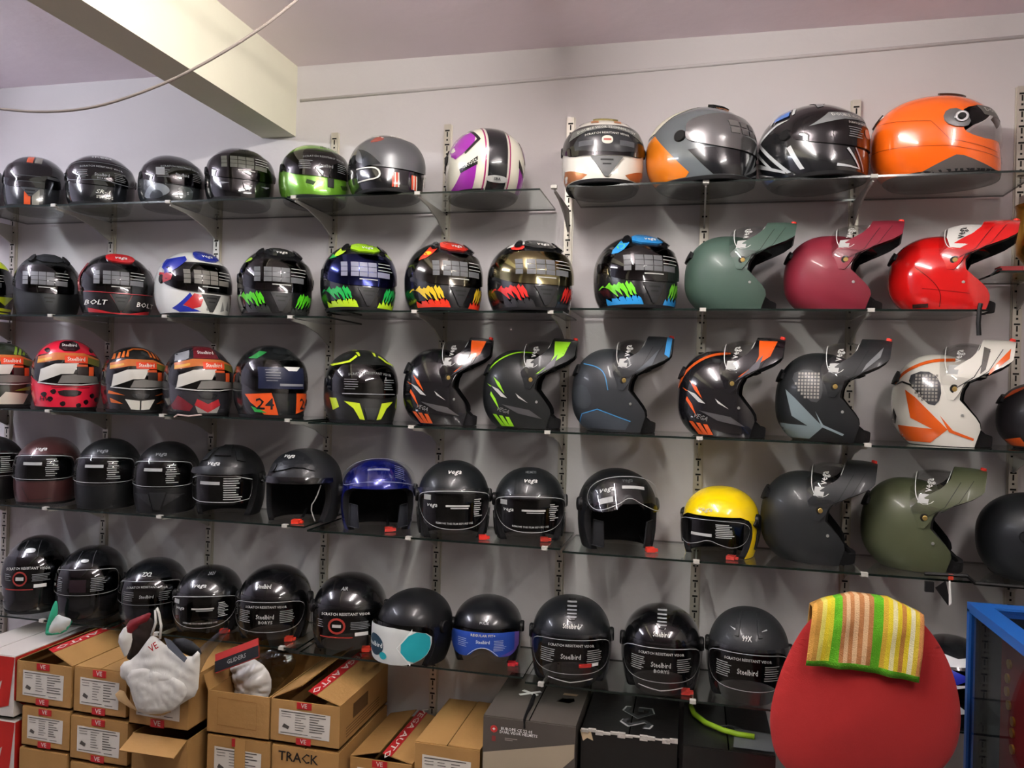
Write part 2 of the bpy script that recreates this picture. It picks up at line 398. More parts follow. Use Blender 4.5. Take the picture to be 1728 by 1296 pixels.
def wrap_text(name, pc, s, pr, a, b, h, mt, parent, off=.26, slant=0, rot=0, wscale=1, bend=0):
    V, FA = textmesh(s)
    if not len(V): return None
    if h*wscale > 1.0: V, FA = finer(V, FA, .8/(h*max(1, wscale if pr != 'U' else 1)))
    X = (V[:, 0]+V[:, 1]*slant)*h*wscale; Y = V[:, 1]*h; r = math.radians(rot)
    A = a+X*math.cos(r)-Y*math.sin(r); B = b+X*math.sin(r)+Y*math.cos(r)-bend*X*X
    if pr in 'BL': A = 2*a-A if pr == 'L' else -A
    u, z = pc.s.uz(A, B, pr); P, N = pc.pt(u, z, off)
    return mkc(name, P, FA, mt, parent, N)
def disc(name, c, ax, r, h, mt, parent, n=18):
    c = np.array(c, float); ax = np.array(ax, float)/np.linalg.norm(ax); a = np.cross(ax, (0, 0, 1.)); a /= np.linalg.norm(a); b = np.cross(ax, a)
    V = []; FA = []
    for rr, hh in ((r, 0), (r, h*.7), (r*.85, h)): V += [c+ax*hh+(a*math.cos(2*math.pi*k/n)+b*math.sin(2*math.pi*k/n))*rr for k in range(n)]
    for q in range(2): FA += [(q*n+k, q*n+(k+1) % n, (q+1)*n+(k+1) % n, (q+1)*n+k) for k in range(n)]
    FA += [tuple(range(2*n, 3*n)), tuple(range(n))[::-1]]
    return mkc(name, V, FA, mt, parent, smooth=False)

FFS = Surf(); 
OFS = Surf(xf=13.0, xb=-13.5, w=12.3, H=24.5, z0=12., xt=-.6, bf=0., cf=-1.5, bb=0., cb=3.5, cw=-1.2, n=2.2)
MODS = Surf(xf=15.0, xb=-14.5, w=12.2, H=25.5, z0=11.5, xt=-2., bf=3.5, cf=-3.0, cb=5.5, n=2.2)
C_ = lambda v: (lambda s: np.full_like(np.asarray(s, float), v))
def IP(pts): xs, ys = zip(*pts); return lambda s: np.interp(s, xs, ys)

FINE = {'film_small_print', 'film_panels', 'vent_slots', 'crown_ribs', 'check_print', 'claw_graphic', 'flame_graphic', 'violet_fade'}
class Helmet:
    def __init__(h, root): h.r = root
    def dec(h, name, polys, pr, col, on='s', off=.12, thick=0, sym=False, parent=None):
        pc = {'s': h.S, 'v': h.Vz, 'c': getattr(h, 'Cb', None)}[on]; par = parent or (h.visor if on == 'v' else h.chin if on == 'c' else h.r)
        if polys and not isinstance(polys[0][0], (tuple, list, np.ndarray)): polys = [polys]
        mt = col if not isinstance(col, str) else mat(col, h.rough, 0, h.coat)
        sets = [polys] if isinstance(polys, Strip) else None
        if sets is None and name in FINE:
            o = decal(name, pc, polys, pr, mt, par, off, thick, sym=sym); o['kind'] = 'stuff'; return o
        if sets is None: sets = [[p] for p in polys]
        if sym: sets = sets+[[[(-a, b) for a, b in p] for p in q] for q in sets]
        for q in sets: o = decal(name, pc, q, pr, mt, par, off, thick)
        return o
    def txt(h, s, pr, a, b, hh, col='#d8d8d4', on='s', **k):
        pc = {'s': h.S, 'v': h.Vz, 'c': getattr(h, 'Cb', None)}[on]; par = h.visor if on == 'v' else h.chin if on == 'c' else h.r
        return wrap_text('lettering' if on != 'v' else 'film_lettering', pc, s, pr, a, b, hh, mat(col, .45), par, **k)
def full_face(root, col, rough, coat, vis, metal=0, trim=RUB, zlo=9.2, zhi=19.2, vz=(8.6, 20.0), um=78, sf=FFS, flake=0, pivots=True):
    h = Helmet(root); h.rough, h.coat = rough, coat; h.S = Piece(sf); h.sf = sf
    base = mat(col, rough, metal, coat)
    mid, hf = (zlo+zhi)/2, (zhi-zlo)/2
    shell(root, sf, zlo, zhi, lambda z: 66*(1-.35*np.abs((z-mid)/hf)**5), base)
    grid_patch('base_trim', Piece(sf), 180, C_(0.0), C_(1.0), [trim], root, ns=60, nt=2, off=.15)
    vs = sf.grow(.45); h.Vz = Piece(vs)
    h.visor = grid_patch('visor', h.Vz, um, lambda s: vz[0]+s**3*2.2, lambda s: vz[1]-s**4*1.0, [vis], root, ns=40, nt=14, shape=lambda T: 1-.16*np.abs(2*T-1)**5)
    if pivots:
        for sg in (-1, 1):
            P = sf.P(np.radians(84.)*sg, 13.6); disc('visor_pivot', P-np.array([0, .45*sg, 0]), (0, sg, 0), 1.8, .95, BLK, root)
    return h
def open_face(root, col, rough, coat, vis, metal=0, sf=OFS, zhi=15.0, vz=(2.2, 16.8), um=80, bottom=.45, bulge=2.0, notch=0, raised=0, visor=True, trim=True):
    h = Helmet(root); h.rough, h.coat = rough, coat; h.S = Piece(sf); h.sf = sf; base = mat(col, rough, metal, coat)
    shell(root, sf, 0, zhi, IP([(0, 58), (3, 64), (8, 70), (12, 68), (14.2, 58), (15, 44)]), base, ubi=7, inset=1.6)
    if visor:
        vs = sf.grow(.55, xf=bulge, bf=1.0); pv = (0.5, 13.2)
        h.Vz = Piece(vs, pv, raised) if raised else Piece(vs)
        h.visor = grid_patch('visor', h.Vz, um, lambda s: vz[0]+notch*np.exp(-(s/.22)**2)+s**4*3.0, lambda s: vz[1]-s**4*1.0, [vis], root, ns=44, nt=16, shape=lambda T: 1-bottom*(1-T)**3)
        for sg in (-1, 1):
            P = sf.P(np.radians(86.)*sg, 13.2); disc('visor_pivot', P-np.array([0, .4*sg, 0]), (0, sg, 0), 2.3, 1.3, BLK, root)
    return h
def strap(h, x, y, col='#d8342a', side=1):
    mb = MB(); mb.tube([(x-9, y*.9, 3.5), (x-5, y, 1.2), (x-1, y, .6)], .5, 6); V = np.array(mb.V)
    mkc('chin_strap', V, mb.F, BLK, h.r); mb = MB(); mb.box((x-1.4, y-1.3, .05), (x+1.4, y+1.3, 1.3)); mb.box((x-.6, y+1.1*side, .15), (x+.6, y+2.3*side, 1.0))
    mkc('buckle', np.array(mb.V), mb.F, mat(col, .4), h.r, smooth=False)
MJAW = [(0, 60), (3, 52), (5.5, 45), (8, 52), (10.5, 62), (13, 72), (16, 66), (19, 50)]
CZL = [(0, .3), (.58, .3), (.66, 2.6), (.75, 7.8), (.84, 11.8), (.93, 12.6), (1, 14)]
CZH = [(0, 8.8), (.4, 9.4), (.55, 11.2), (.7, 15.4), (.8, 18.2), (.92, 18.4), (1, 16.6)]
def modular(root, col, rough, coat, ccol=None, metal=0, sf=MODS, ang=82, film=None, jaw=None):
    h = Helmet(root); h.rough, h.coat = rough, coat; h.S = Piece(sf); h.sf = sf; base = mat(col, rough, metal, coat); cm = mat(ccol or col, rough, metal, coat)
    shell(root, sf, 0, 19.0, IP(jaw or MJAW), base, ubi=6, inset=1.8)
    grid_patch('neck_roll', Piece(sf.grow(-1.2)), 66, C_(0.0), IP([(0, 2.6), (.5, 3.2), (.75, 5.0), (1, 6.5)]), [LIN, LIN, LIN], root, ns=40, nt=5, thick=1.4)
    pz = 15.6; PU = np.radians(81.); px = float(sf.P(PU, pz)[0]); h.pv = (px, pz)
    cs = sf.grow(.35, xf=2.4); h.Cb = Piece(cs, h.pv, ang)
    h.chin = grid_patch('chin_bar', h.Cb, 94, IP(CZL), IP(CZH), [cm, LIN, BLK], root, ns=64, nt=10, thick=1.6)
    h.Vz = Piece(sf.grow(.6, xf=.9), h.pv, ang-2)
    h.visor = grid_patch('visor', h.Vz, 80, lambda s: 8.0+s**2*3.6, lambda s: 20.0-s**4*2.0, [CLEAR], root, ns=34, nt=10)
    # film outline on the visor
    pth = chaikin([(-68, 12.8), (-36, 10.0), (36, 10.0), (68, 12.8), (70, 17.0), (40, 19.0), (-40, 19.0), (-70, 17.0)], 2)
    decal('film_outline', h.Vz, ribbon(pth, .2), 'U', mat('#d5d5d0', .4), h.visor, off=.12)
    for sg in (-1, 1):
        P = cs.P(PU*sg, pz); d1 = disc('pivot_cap', P-np.array([0, .35*sg, 0]), (0, sg, 0), 1.35, .7, mat('#1d1a14', .4), root)
        disc('pivot_screw', P+np.array([0, .3*sg, 0]), (0, sg, 0), .7, .25, mat('#c9ab66', .3, .8), root)
        P2 = sf.P(np.radians(68.)*sg, 8.6); disc('rivet', P2-np.array([0, .2*sg, 0]), (0, sg, 0), .45, .5, mat('#cfcfcb', .3, .8), root)
    P, N = h.Cb.pt(np.array(0.), np.array(1.3), .2); disc('release_tab', P-N*.4, N, .85, .9, mat('#e0382c', .4), root)
    # rear spoiler and top vent
    decal('spoiler', h.S, [chaikin([(-6.5, 16.6), (6.5, 16.6), (5.2, 20.2), (-5.2, 20.2)], 1)], 'B', mat('#17181a', .5), root, thick=.7)
    decal('top_vent', h.S, [chaikin([(-4.2, 22.0), (4.2, 22.0), (3.2, 23.6), (-3.2, 23.6)], 1)], 'F', base, root, thick=.7)
    return h

# ------------------------------------------------------------------ placing helmets on the shelves
def cloud(kind, sf):
    U, Z = np.meshgrid(np.linspace(-np.pi, np.pi, 49), np.concatenate([np.linspace(0, sf.H*.8, 10), np.linspace(sf.H*.85, sf.H, 6)]))
    P = sf.P(U, Z).reshape(-1, 3)
    if kind == 'of':
        u, z = np.meshgrid(np.linspace(-1.2, 1.2, 13), np.linspace(4, 15, 5)); P = np.concatenate([P, sf.grow(.55, xf=1.8).P(u, z).reshape(-1, 3)])
    if kind == 'mod':
        ub = IP(MJAW+[(25.5, 0)]); P = P[np.abs(U.reshape(-1)) > np.radians(ub(P[:, 2]))]
        pc = Piece(sf.grow(.35, xf=2.4), (float(sf.P(np.radians(81.), 15.6)[0]), 15.6), 82); a, b = np.meshgrid(np.linspace(-.6, .6, 13), np.linspace(0, 1, 5)); z = IP(CZL)(np.abs(a))*(1-b)+IP(CZH)(np.abs(a))*b
        P = np.concatenate([P, pc.pt(np.radians(94)*a, z)[0].reshape(-1, 3)])
    return P*CMS
LOG = []; HELM = []
def H(k, box, yaw, kind, label, col='#121214', rough=.3, coat=0., Y=None, smax=1.14, **kw):
    x0, y0, x1, y1 = box; sf = kw.get('sf') or {'ff': FFS, 'of': OFS, 'mod': MODS}[kind]
    Xg = atY((x0+x1)/2, (y0+y1)/2, -.165)[0]; P0 = cloud(kind, sf); th = math.radians(yaw-90)+math.atan2(CAM[0]-Xg, -.165-CAM[1]); c, s_ = math.cos(th), math.sin(th); P0 = np.stack([c*P0[:, 0]-s_*P0[:, 1], s_*P0[:, 0]+c*P0[:, 1], P0[:, 2]], -1)
    s = 1.; y = Y if Y is not None else -.165; sz = 1.; X = atY((x0+x1)/2, (y0+y1)/2, y)[0]; back = P0[:, 1].max()
    def bb(X, y, s, sz):
        q = pj(P0*np.array([s, s, s*sz])+np.array([X, y, shelf_z(k, X)+.0005])); return q[:, 0].min(), q[:, 1].min(), q[:, 0].max(), q[:, 1].max()
    for it in range(14):
        b = bb(X, y, s, sz); s = min(smax, max(.86, s*(x1-x0)/(b[2]-b[0]))); b = bb(X, y, s, sz)
        X += ((x0+x1)-(b[0]+b[2]))/2/(b[2]-b[0])*(P0[:, 0].max()-P0[:, 0].min())*s
        b = bb(X, y, s, sz)
        if Y is None and k >= 2:
            b2 = bb(X, y-.01, s, sz); g = (b2[3]-b[3])/.01
            if abs(g) > 20: y -= max(-.02, min(.02, (y1-b[3])/g))
        y = max(-.235, min(y, -back*s-(.018 if X < 3.45 else .032)))
        b = bb(X, y, s, sz); sz = min(1.2, max(.86, sz*((y1-y0)/(b[3]-b[1]))**.6))
    HELM.append((k, X, label)); LOG.append((label[:30], round(X, 2), round(y, 3), round(s, 2), round(sz, 2)))
    name = {'ff': 'full_face_helmet', 'of': 'open_face_helmet', 'mod': 'flip_up_helmet'}[kind]
    r = empty(name, (X, y, shelf_z(k, X)+.0014), th, s); r.scale = (s, s, s*sz); tag(r, label, 'helmet', 'helmets on the %s shelf' % LBL[k])
    fn = {'ff': full_face, 'of': open_face, 'mod': modular}[kind]
    if kind == 'mod': return fn(r, col, rough, coat, **kw)
    return fn(r, col, rough, coat, kw.pop('vis', CLEAR), **kw)
GREY = mat('#85878a', .5); GREYD = mat('#4b4d50', .5); FW = mat('#b9b9b5', .5)
def lines(a0, a1, b0, b1, n, w=.22, jit=.3):
    out = []
    for i in range(n):
        z = b1-(b1-b0)*i/max(1, n-1); out.append(rect(a0+random.random()*jit, z-w/2, a1-random.random()*jit*4, z+w/2))
    return out
def grid_film(h, c='#57595c', dy=0., z0=11.8, tilt=0.):
    cells = []
    for ci, (a, b) in enumerate([(-9.4, -7.6), (-6.6, -4.2), (-4.0, -1.4), (-1.2, 1.6)]):
        for r in range(3):
            zz = z0+r*1.75+ci*tilt; cells.append([(a+dy, zz), (b+dy, zz+tilt), (b+dy, zz+1.6+tilt), (a+dy, zz+1.6)])
    cells += [rect(1.9+dy, z0, 6.4+dy, z0+1.9)]
    h.dec('film_panels', cells, 'F', mat(c, .4), 'v', off=.12)
    h.dec('film_small_print', lines(1.9+dy, 7.6+dy, z0+2.6, z0+5.0, 3)+[rect(-4+dy, z0-1.1, 2+dy, z0-.75)], 'F', FW, 'v', off=.12)
def steel_film(h, head='SCRATCH RESISTANT VISOR', c='#b9bab8', dz=0, logo='Steelbird', sub=None, bend=.012, off=.14):
    h.txt(head, 'F', 0, 17.0+dz, 1.15, c, on='v', bend=bend, wscale=1.0, off=off)
    h.txt(logo, 'F', .3, 13.2+dz, 1.9, c, on='v', wscale=.75, off=off)
    if sub: h.txt(sub, 'F', .3, 11.7+dz, 1.1, c, on='v', off=off)
    h.dec('film_small_print', lines(-8.6, -4.2, 11.6+dz, 14.8+dz, 5)+lines(4.4, 8.6, 11.6+dz, 14.8+dz, 5), 'F', mat('#7d7e80', .5), 'v', off=off)
def vega_logo(h, z=21.6, y=0., hh=1.9, c='#d9d9d5', on='s', pr='F', **k): h.txt('vega', pr, y, z, hh, c, on, slant=.35, wscale=1.3, **k)
def outline_film(h, poly, c='#cfd0cc', w=.16, pr='U', rnd=2): h.dec('film_outline', ribbon(chaikin(poly, rnd), w), pr, mat(c, .4), 'v', off=.14)
def v_vent(h, c='#26272a', zt=8.0, w=3.4, zb=1.6, edge=None):
    h.dec('chin_vent', [(-w, zt), (-.5, zb), (.5, zb), (w, zt)], 'F', mat(c, .45), thick=.45)
    h.dec('vent_slots', [rect(-1.8, zt-1.6, 1.8, zt-1.0), rect(-1.2, zt-3., 1.2, zt-2.5)], 'F', BLK, off=.62)
    if edge: h.dec('vent_edge', ribbon([(-w, zt), (0, zb-.3), (w, zt)], .5, False), 'F', edge, off=.2)
def crest(h, c, c2='#151517', w=5.2):
    h.dec('crown_vent', [chaikin([(-w, 20.9), (w, 20.9), (w-1.6, 24.4), (-w+1.6, 24.4)], 1)], 'F', c, thick=.55)
    h.dec('side_vent', [chaikin([(w+.5, 20.8), (w+2.4, 20.9), (w+.3, 23.6), (w-1.0, 23.9)], 1)], 'F', c2, thick=.9, sym=True)
def claw(h, c1, c2, y0=4.6):
    # jagged scratch flames on both cheeks
    a = []; b = []
    for i in range(7):
        x = y0+1.0+i*.92; t = 8.2-.12*i+.5*(i % 2); e = 3.0+.35*i-.7*(i % 3)
        a.append([(x+1.0, t), (x+1.45, t-1.0), (x+.1, e+1.4), (x-1.0, e), (x-.3, e+2.0), (x-.1, e+3.2)])
    for i in range(5):
        x = y0-1.4+i*1.45; b.append([(x-.2, 1.0), (x+.6, 3.0+.5*(i % 2)), (x+1.3, 2.1), (x+2.2, 4.4-.3*i), (x+1.9, 1.8), (x+1.6, 1.0)])
    h.dec('claw_graphic', a, 'F', c1, sym=True, off=.1); h.dec('flame_graphic', b, 'F', c2, sym=True, off=.14)

# ---- row 1: the top shelf
R1 = 0
h = H(R1, (-100, 238, 7, 345), 0, 'ff', 'black helmet at the left end of the top shelf, mostly out of view', '#17181b', .2, .6, vis=DARKV)
h = H(R1, (5, 240, 116, 345), -9, 'ff', 'black full-face helmet with one orange and one grey stripe from crown to chin', '#25272b', .22, .7, vis=SMOKE)
for on, z0, z1 in (('s', 19.6, 25.2), ('s', .9, 7.8)):
    h.dec('stripe', rect(-2.2, z0, .2, z1), 'F', '#d8582c', on); h.dec('stripe', rect(.8, z0, 3.4, z1), 'F', '#8b8a80', on)
v_vent(h, '#3b3e42', 8.4, 3.6, 4.6)
h.dec('film_small_print', lines(-6, 4, 11, 13.6, 2)+[rect(6, 13.2, 10, 14.4)], 'F', GREYD, 'v')
h = H(R1, (110, 240, 228, 343), 0, 'ff', 'glossy black full-face helmet with white lettering on its chin', '#15171a', .16, .8, vis=DARKV)
h.txt('SR-1', 'F', 1.0, 5.6, 2.5, '#d9d9d0', slant=.3, wscale=1.1); h.txt('STUDDS', 'F', 1.4, 3.2, 1.7, '#c9c9c0', wscale=.9); h.txt('STUDDS', 'F', 0, 22.0, 1.3, '#c4c6c8', wscale=1.4, bend=.008)
steel_film(h, c='#8d9093', sub='BORYS'); outline_film(h, [(-66, 11), (-30, 10), (0, 11.2), (30, 10), (66, 11), (66, 18.4), (0, 19.2), (-66, 18.4)], '#6b6f74', .2)
h = H(R1, (232, 238, 345, 338), 14, 'ff', 'dark grey full-face helmet with silver patches on its lower cheek', '#26292b', .25, .6, vis=SMOKE)
h.dec('silver_patch', chaikin([(-11.8, 1.5), (-10.5, 8.8), (-5.8, 8.2), (-3.6, 5.0), (-6.5, 2.4)], 2), 'F', '#7d8388'); h.dec('dark_patch', chaikin([(-10.4, 1.2), (-9.6, 5.6), (-7, 5.2), (-6.0, 2.0)], 2), 'F', '#34383d', off=.2)
h.dec('chin_vent', chaikin([(-1.5, 8), (4.8, 8), (4.0, 1.5), (-.6, 1.5)], 1), 'F', '#3a403f', thick=.3); h.txt('S', 'F', 2.4, 5, 2, '#9fa3a3', off=.6)
steel_film(h, c='#7f8487'); h.dec('grey_band', rect(-8.8, 12.5, -6.0, 16), 'F', GREY, 'v')
h = H(R1, (345, 225, 463, 333), 8, 'ff', 'glossy black full-face helmet with faint grey squares on its visor, beside the green one', '#0d0d0f', .12, .9, vis=DARKV)
grid_film(h, '#55564f', dy=1.2, z0=13.2); vega_logo(h, 23.2, 0, 1.6, '#7a7a78'); h.dec('chin_vent', chaikin([(-1.3, 8.2), (2.4, 8.2), (1.6, 4.0), (-.5, 4.0)], 1), 'F', '#1c1c1e', thick=.6)
h.dec('cheek_vent', [(5.4, 6.6), (9, 7.4), (7.6, 6.2)], 'F', mat('#707276', .3), sym=True)
h = H(R1, (470, 220, 590, 330), 14, 'ff', 'metallic green full-face helmet with black visor under the beam', '#6aa32e', .24, .9, Y=-.15, metal=.35, vis=DARKV)
steel_film(h, c='#77797a'); h.dec('chin_badge', rect(1.0, 4.6, 3.2, 8.4), 'F', BLK, thick=.3)
for sg in (-1, 1): h.dec('cheek_vent', [(1.5+sg*4.6, 6.2), (1.5+sg*7.4, 7.0), (1.5+sg*7.8, 5.6), (1.5+sg*5.4, 4.8)], 'F', mat('#233a10', .5), thick=.15)
h.txt('SBA-1', 'F', 1.2, 22.6, 1.4, '#3b5d1f', slant=.2)
h.dec('brow_band', chaikin([(-8, 19.6), (0, 20.6), (9, 19.6), (9, 20.4), (0, 21.4), (-8, 20.4)], 1), 'F', '#1b1f1b')
h = H(R1, (587, 203, 716, 322), 22, 'ff', 'black full-face helmet with plain silver grey visor and red chin stripes', '#151517', .18, .7, Y=-.195, vis=mat('#5b5c5e', .35, .3), zhi=20.5, vz=(8.8, 21.6))
h.dec('white_line', ribbon(chaikin([(-12, 9), (-7.6, 8.6), (-7.0, 4.6), (-11.5, 4.0)], 2, False), .5, False), 'F', '#d7d6cf', off=.5); h.dec('white_line', ribbon(chaikin([(11.4, 9), (9.2, 8.4), (9.6, 4.4)], 2, False), .5, False), 'F', '#d7d6cf', off=.5)
h.dec('red_stripes', [rect(a, 1.6, a+.7, 7.2) for a in (-3.8, -2.6, 3.0, 4.2)], 'F', '#b8452e', off=.2); h.dec('white_stripes', [rect(a, 1.6, a+.35, 7.2) for a in (-3.0, -1.8, 3.8, 5.0)], 'F', '#ddd6c8', off=.2)
h.dec('red_patch', chaikin([(-9.5, 18.6), (-6.2, 21.9), (-4.8, 20.6), (-6.6, 19.0)], 1), 'F', '#8c4034', off=.6); h.dec('white_line', ribbon([(-7.4, 22.2), (-5.2, 20.8)], .4, False), 'F', '#d7d6cf', off=.6)
h.txt('STUDDS', 'F', .6, 23.0, 1.5, '#d2cfc8', slant=.3); h.dec('visor_wedge', [(-11.5, 9.4), (-11.8, 17), (-7.2, 10)], 'F', mat('#26292e', .2, .3), 'v')
h = H(R1, (752, 192, 886, 316), 196, 'ff', 'white and purple full-face helmet turned backwards, black stripe down its middle', '#e2dfcc', .2, .8, vis=SMOKE)
# back view: y runs opposite in the picture, so x-mirrored coordinates are used
def bk(p): return [(-a, b) for a, b in p]
h.dec('centre_stripe', bk(rect(-3.0, .6, 3.0, 25.3)), 'B', '#17191b'); h.dec('pin_stripe', [bk(rect(a, .6, a+.45, 25.2)) for a in (-4.1, 3.65)], 'B', '#9d2b64', off=.16); h.dec('pin_stripe', [bk(rect(a, .6, a+.25, 25.2)) for a in (-3.3, 3.05)], 'B', '#c9c8c2', off=.18)
h.dec('purple_field', [bk(chaikin([(-12.2, 11), (-12, 20), (-7.6, 22.4), (-6.2, 18), (-9.4, 13.4)], 1)), bk([(-11.4, .8), (-9.8, 8), (-6.4, 11.0), (-6.6, .8)]), bk([(11.6, .8), (9.8, 8), (7.4, 11), (7.6, .8)]), bk(chaikin([(12.2, 11), (12, 20), (8.2, 22), (9.4, 14)], 1))], 'B', '#9a2da0', off=.14)
h.dec('black_edge', [bk([(-6.2, 18), (-7.6, 22.4), (-6.8, 22.6), (-5.2, 18), (-9.4, 12.6), (-9.6, 13.4)]), bk([(-10.6, 7.6), (-6.2, 11.6), (-6.2, 8.6), (-10.2, 6.2)]), bk([(9.8, 8.0), (7.2, 12.2), (7.2, 9.2), (9.8, 6.4)])], 'B', '#1a1a1c', off=.18)
h.txt('CROSS', 'B', -8.2, 9.0, 1.5, '#e6e4da', rot=30, off=.3); h.dec('badge', [bk(chaikin(rect(-3.4, 3.0, 3.4, 5.2), 2))], 'B', '#b9bab6', off=.3); h.txt('SBA', 'B', 0, 4.1, 1.3, '#2a2c2e', off=.45)
h = H(R1, (948, 184, 1086, 308), 5, 'ff', 'white full-face helmet with dark double visor film and copper cheek accents', '#e4e1d6', .2, .8, vis=SMOKE, zhi=19.2, vz=(8.8, 20.0))
h.dec('visor_tint', chaikin([(-8.8, 10.0), (8.8, 10.0), (9.6, 14.5), (6, 17.6), (0, 18.4), (-6, 17.6), (-9.6, 14.5)], 1), 'F', mat('#26282a', .25), 'v', off=.1); h.dec('visor_film', [(-10.8, 15.0), (-6, 17.4), (0, 18.4), (6, 17.4), (10.8, 15.0), (9.6, 18.4), (0, 19.8), (-9.6, 18.4)], 'F', mat('#6a6c68', .4), 'v', off=.1)
h.txt('DOUBLE VISOR TECHNOLOGY', 'F', 0, 18.7, 1.2, '#cfcfc6', on='v', bend=.022); h.txt('SCRATCH RESISTANT VISOR', 'F', 0, 16.4, 1.0, '#cfcfc6', on='v', bend=.014)
h.dec('film_badge', chaikin([(-1.6, 12.6), (1.6, 12.6), (1.6, 15.4), (-1.6, 15.4)], 3), 'F', '#dcd6c6', 'v', off=.2); h.dec('film_badge_print', rect(-1.1, 13.7, 1.1, 14.4), 'F', '#a8564a', 'v', off=.26); h.dec('film_small_print', [rect(-8, 12.2, -3.8, 14), rect(3.6, 12.2, 8, 14)], 'F', GREYD, 'v', off=.16)
v_vent(h, '#5e605f', 8.4, 4.6, 1.6); h.dec('copper_patch', [(5.4, 2.4), (11.5, 5.6), (11.8, 1.4), (7.0, 1.2)], 'F', mat('#b9774a', .3, .5), sym=True)
h.dec('copper_patch', [rect(2.2, 21.2, 4.4, 22.4)], 'F', mat('#b27c55', .4), sym=True, off=.2); h.dec('crown_vent', chaikin([(-4, 23.0), (4, 23.0), (2.6, 24.2), (-2.6, 24.2)], 1), 'F', mat('#8d8150', .4), thick=.3); h.dec('side_vent', [(6.2, 22.6), (8.6, 22.2), (6.4, 23.9)], 'F', '#3a3436', sym=True)
h = H(R1, (1090, 164, 1276, 302), 57, 'ff', 'orange, grey and cream full-face helmet with silver visor and black chin', '#5d6467', .22, .7, vis=mat('#8a8b8a', .16, .75))
h.dec('orange_panel', [(-13, 1.2), (-14, 13.5), (-6.6, 16.0), (4.6, 2.4), (3.4, 1.2)], 'R', '#e07e1c', off=.1); h.dec('cream_panel', [(-14, 16.4), (-9.5, 21.8), (-1, 25.2), (6, 25), (3, 24), (-2, 21.6), (-7, 17)], 'R', '#dcd6c0', off=.1)
h.dec('black_chin', [(4.6, 9.0), (15.5, 9.2), (17, 1.2), (10.4, 1.2)], 'R', '#131417', off=.1); h.dec('black_chin', [(-7.4, 1.2), (11, 1.2), (11, 9), (-9.4, 9)], 'F', '#131417', off=.12)
h.txt('vega', 'F', -3, 22.6, 1.8, '#d57a24', slant=.3); h.dec('film_panels', [rect(-6.5+i*3.2, 13.5+j*2.2, -3.9+i*3.2, 15.3+j*2.2) for i in range(3) for j in range(2)], 'F', mat('#6a6866', .4), 'v'); h.dec('top_vent', chaikin([(-3.6, 23.6), (3.6, 23.6), (2.6, 25), (-2.6, 25)], 1), 'F', BLK, thick=.7)
h = H(R1, (1277, 160, 1466, 297), 50, 'ff', 'black full-face helmet with white and grey angular lines and one blue patch', '#17181a', .18, .8, vis=SMOKE)
W_ = '#c9ccce'
h.dec('white_line', [(-9.4, 14.4), (-1.5, 18.6), (2.4, 18.8), (-1.6, 17.6), (-7.6, 14.0), (3.6, 2.0), (2.2, 2.0)], 'R', W_); h.dec('white_line', [[(-11, 9.0), (1.6, 2.8), (1.8, 2.0), (-11, 7.4)], [(-11.2, 5.8), (-2.2, 2.0), (-11.2, 4.6)], [(4.0, 10.0), (7.4, 2.2), (6.2, 2.2), (2.8, 9.4)], [(-9.6, 12.4), (-2.0, 4.2), (-3.0, 4.2), (-10, 11.4)]], 'R', W_)
h.dec('white_line', ribbon([(-3.6, 7.8), (.2, 2.0), (-6.2, 2.6)], .8, False), 'F', W_, off=.2); h.dec('white_line', ribbon([(-1.0, 8.2), (2.0, 1.4)], .4, False), 'F', '#9ba0a3', off=.2)
h.dec('blue_patch', [(-3.4, 19.4), (-3.8, 22.4), (.4, 22.8), (1.6, 20.0)], 'R', '#2f6fc9', off=.3); h.dec('white_line', ribbon(chaikin([(-5.4, 23.0), (-4.4, 21.4), (-4.4, 19.0)], 1, False), .7, False), 'R', W_, off=.18); h.dec('white_line', ribbon(chaikin([(-1.6, 24.2), (1.4, 23.0), (2.8, 20.2)], 1, False), .7, False), 'R', W_, off=.18)
h.dec('grey_line', ribbon(chaikin([(3, 25), (6, 24.0), (8.4, 21.6)], 1, False), .9, False), 'R', '#7e8084', off=.18); h.dec('blue_patch', [(-9, .9), (-2, 1.2), (-9.5, 3.0)], 'R', '#22509a', off=.2)
h.dec('visor_film', [(-11, 14.6), (-4, 16.6), (6, 17.4), (6, 19.4), (-7, 18.8)], 'F', mat('#77797a', .4), 'v', off=.1); h.txt('DOUBLE VISOR', 'F', -2.4, 17.9, 1.3, '#d2d2cc', on='v', off=.2); h.txt('SCRATCH RESISTANT', 'F', 1, 15.6, .9, '#c6c6c0', on='v'); h.dec('film_badge', chaikin([(2.6, 12), (5.6, 12), (5.6, 14.8), (2.6, 14.8)], 2), 'F', '#a98f86', 'v'); h.dec('film_small_print', lines(-3.5, 2, 11.4, 14.2, 5), 'F', GREY, 'v')
h = H(R1, (1466, 147, 1690, 290), 90, 'ff', 'bright orange full-face helmet seen from the side with open visor window', '#ff6d14', .18, .8, vis=CLEAR, pivots=False, um=60, vz=(9.0, 19.4))
h.dec('pivot_plate', chaikin([(2.4, 15.0), (3.2, 17.4), (5.8, 17.6), (8.4, 14.2), (7.6, 12.0), (4, 12.6)], 1), 'R', mat('#7e7f80', .35, .5), off=.15, thick=.35)
P = FFS.P(np.radians(-68.), 15.0); disc('pivot_knob', P+np.array([0, -.1, 0]), (.3, -1, 0), 1.7, .9, mat('#aeb0b0', .18, .9), h.r); disc('pivot_hub', P+np.array([.2, -.9, 0]), (.3, -1, 0), .9, .5, BLK, h.r)
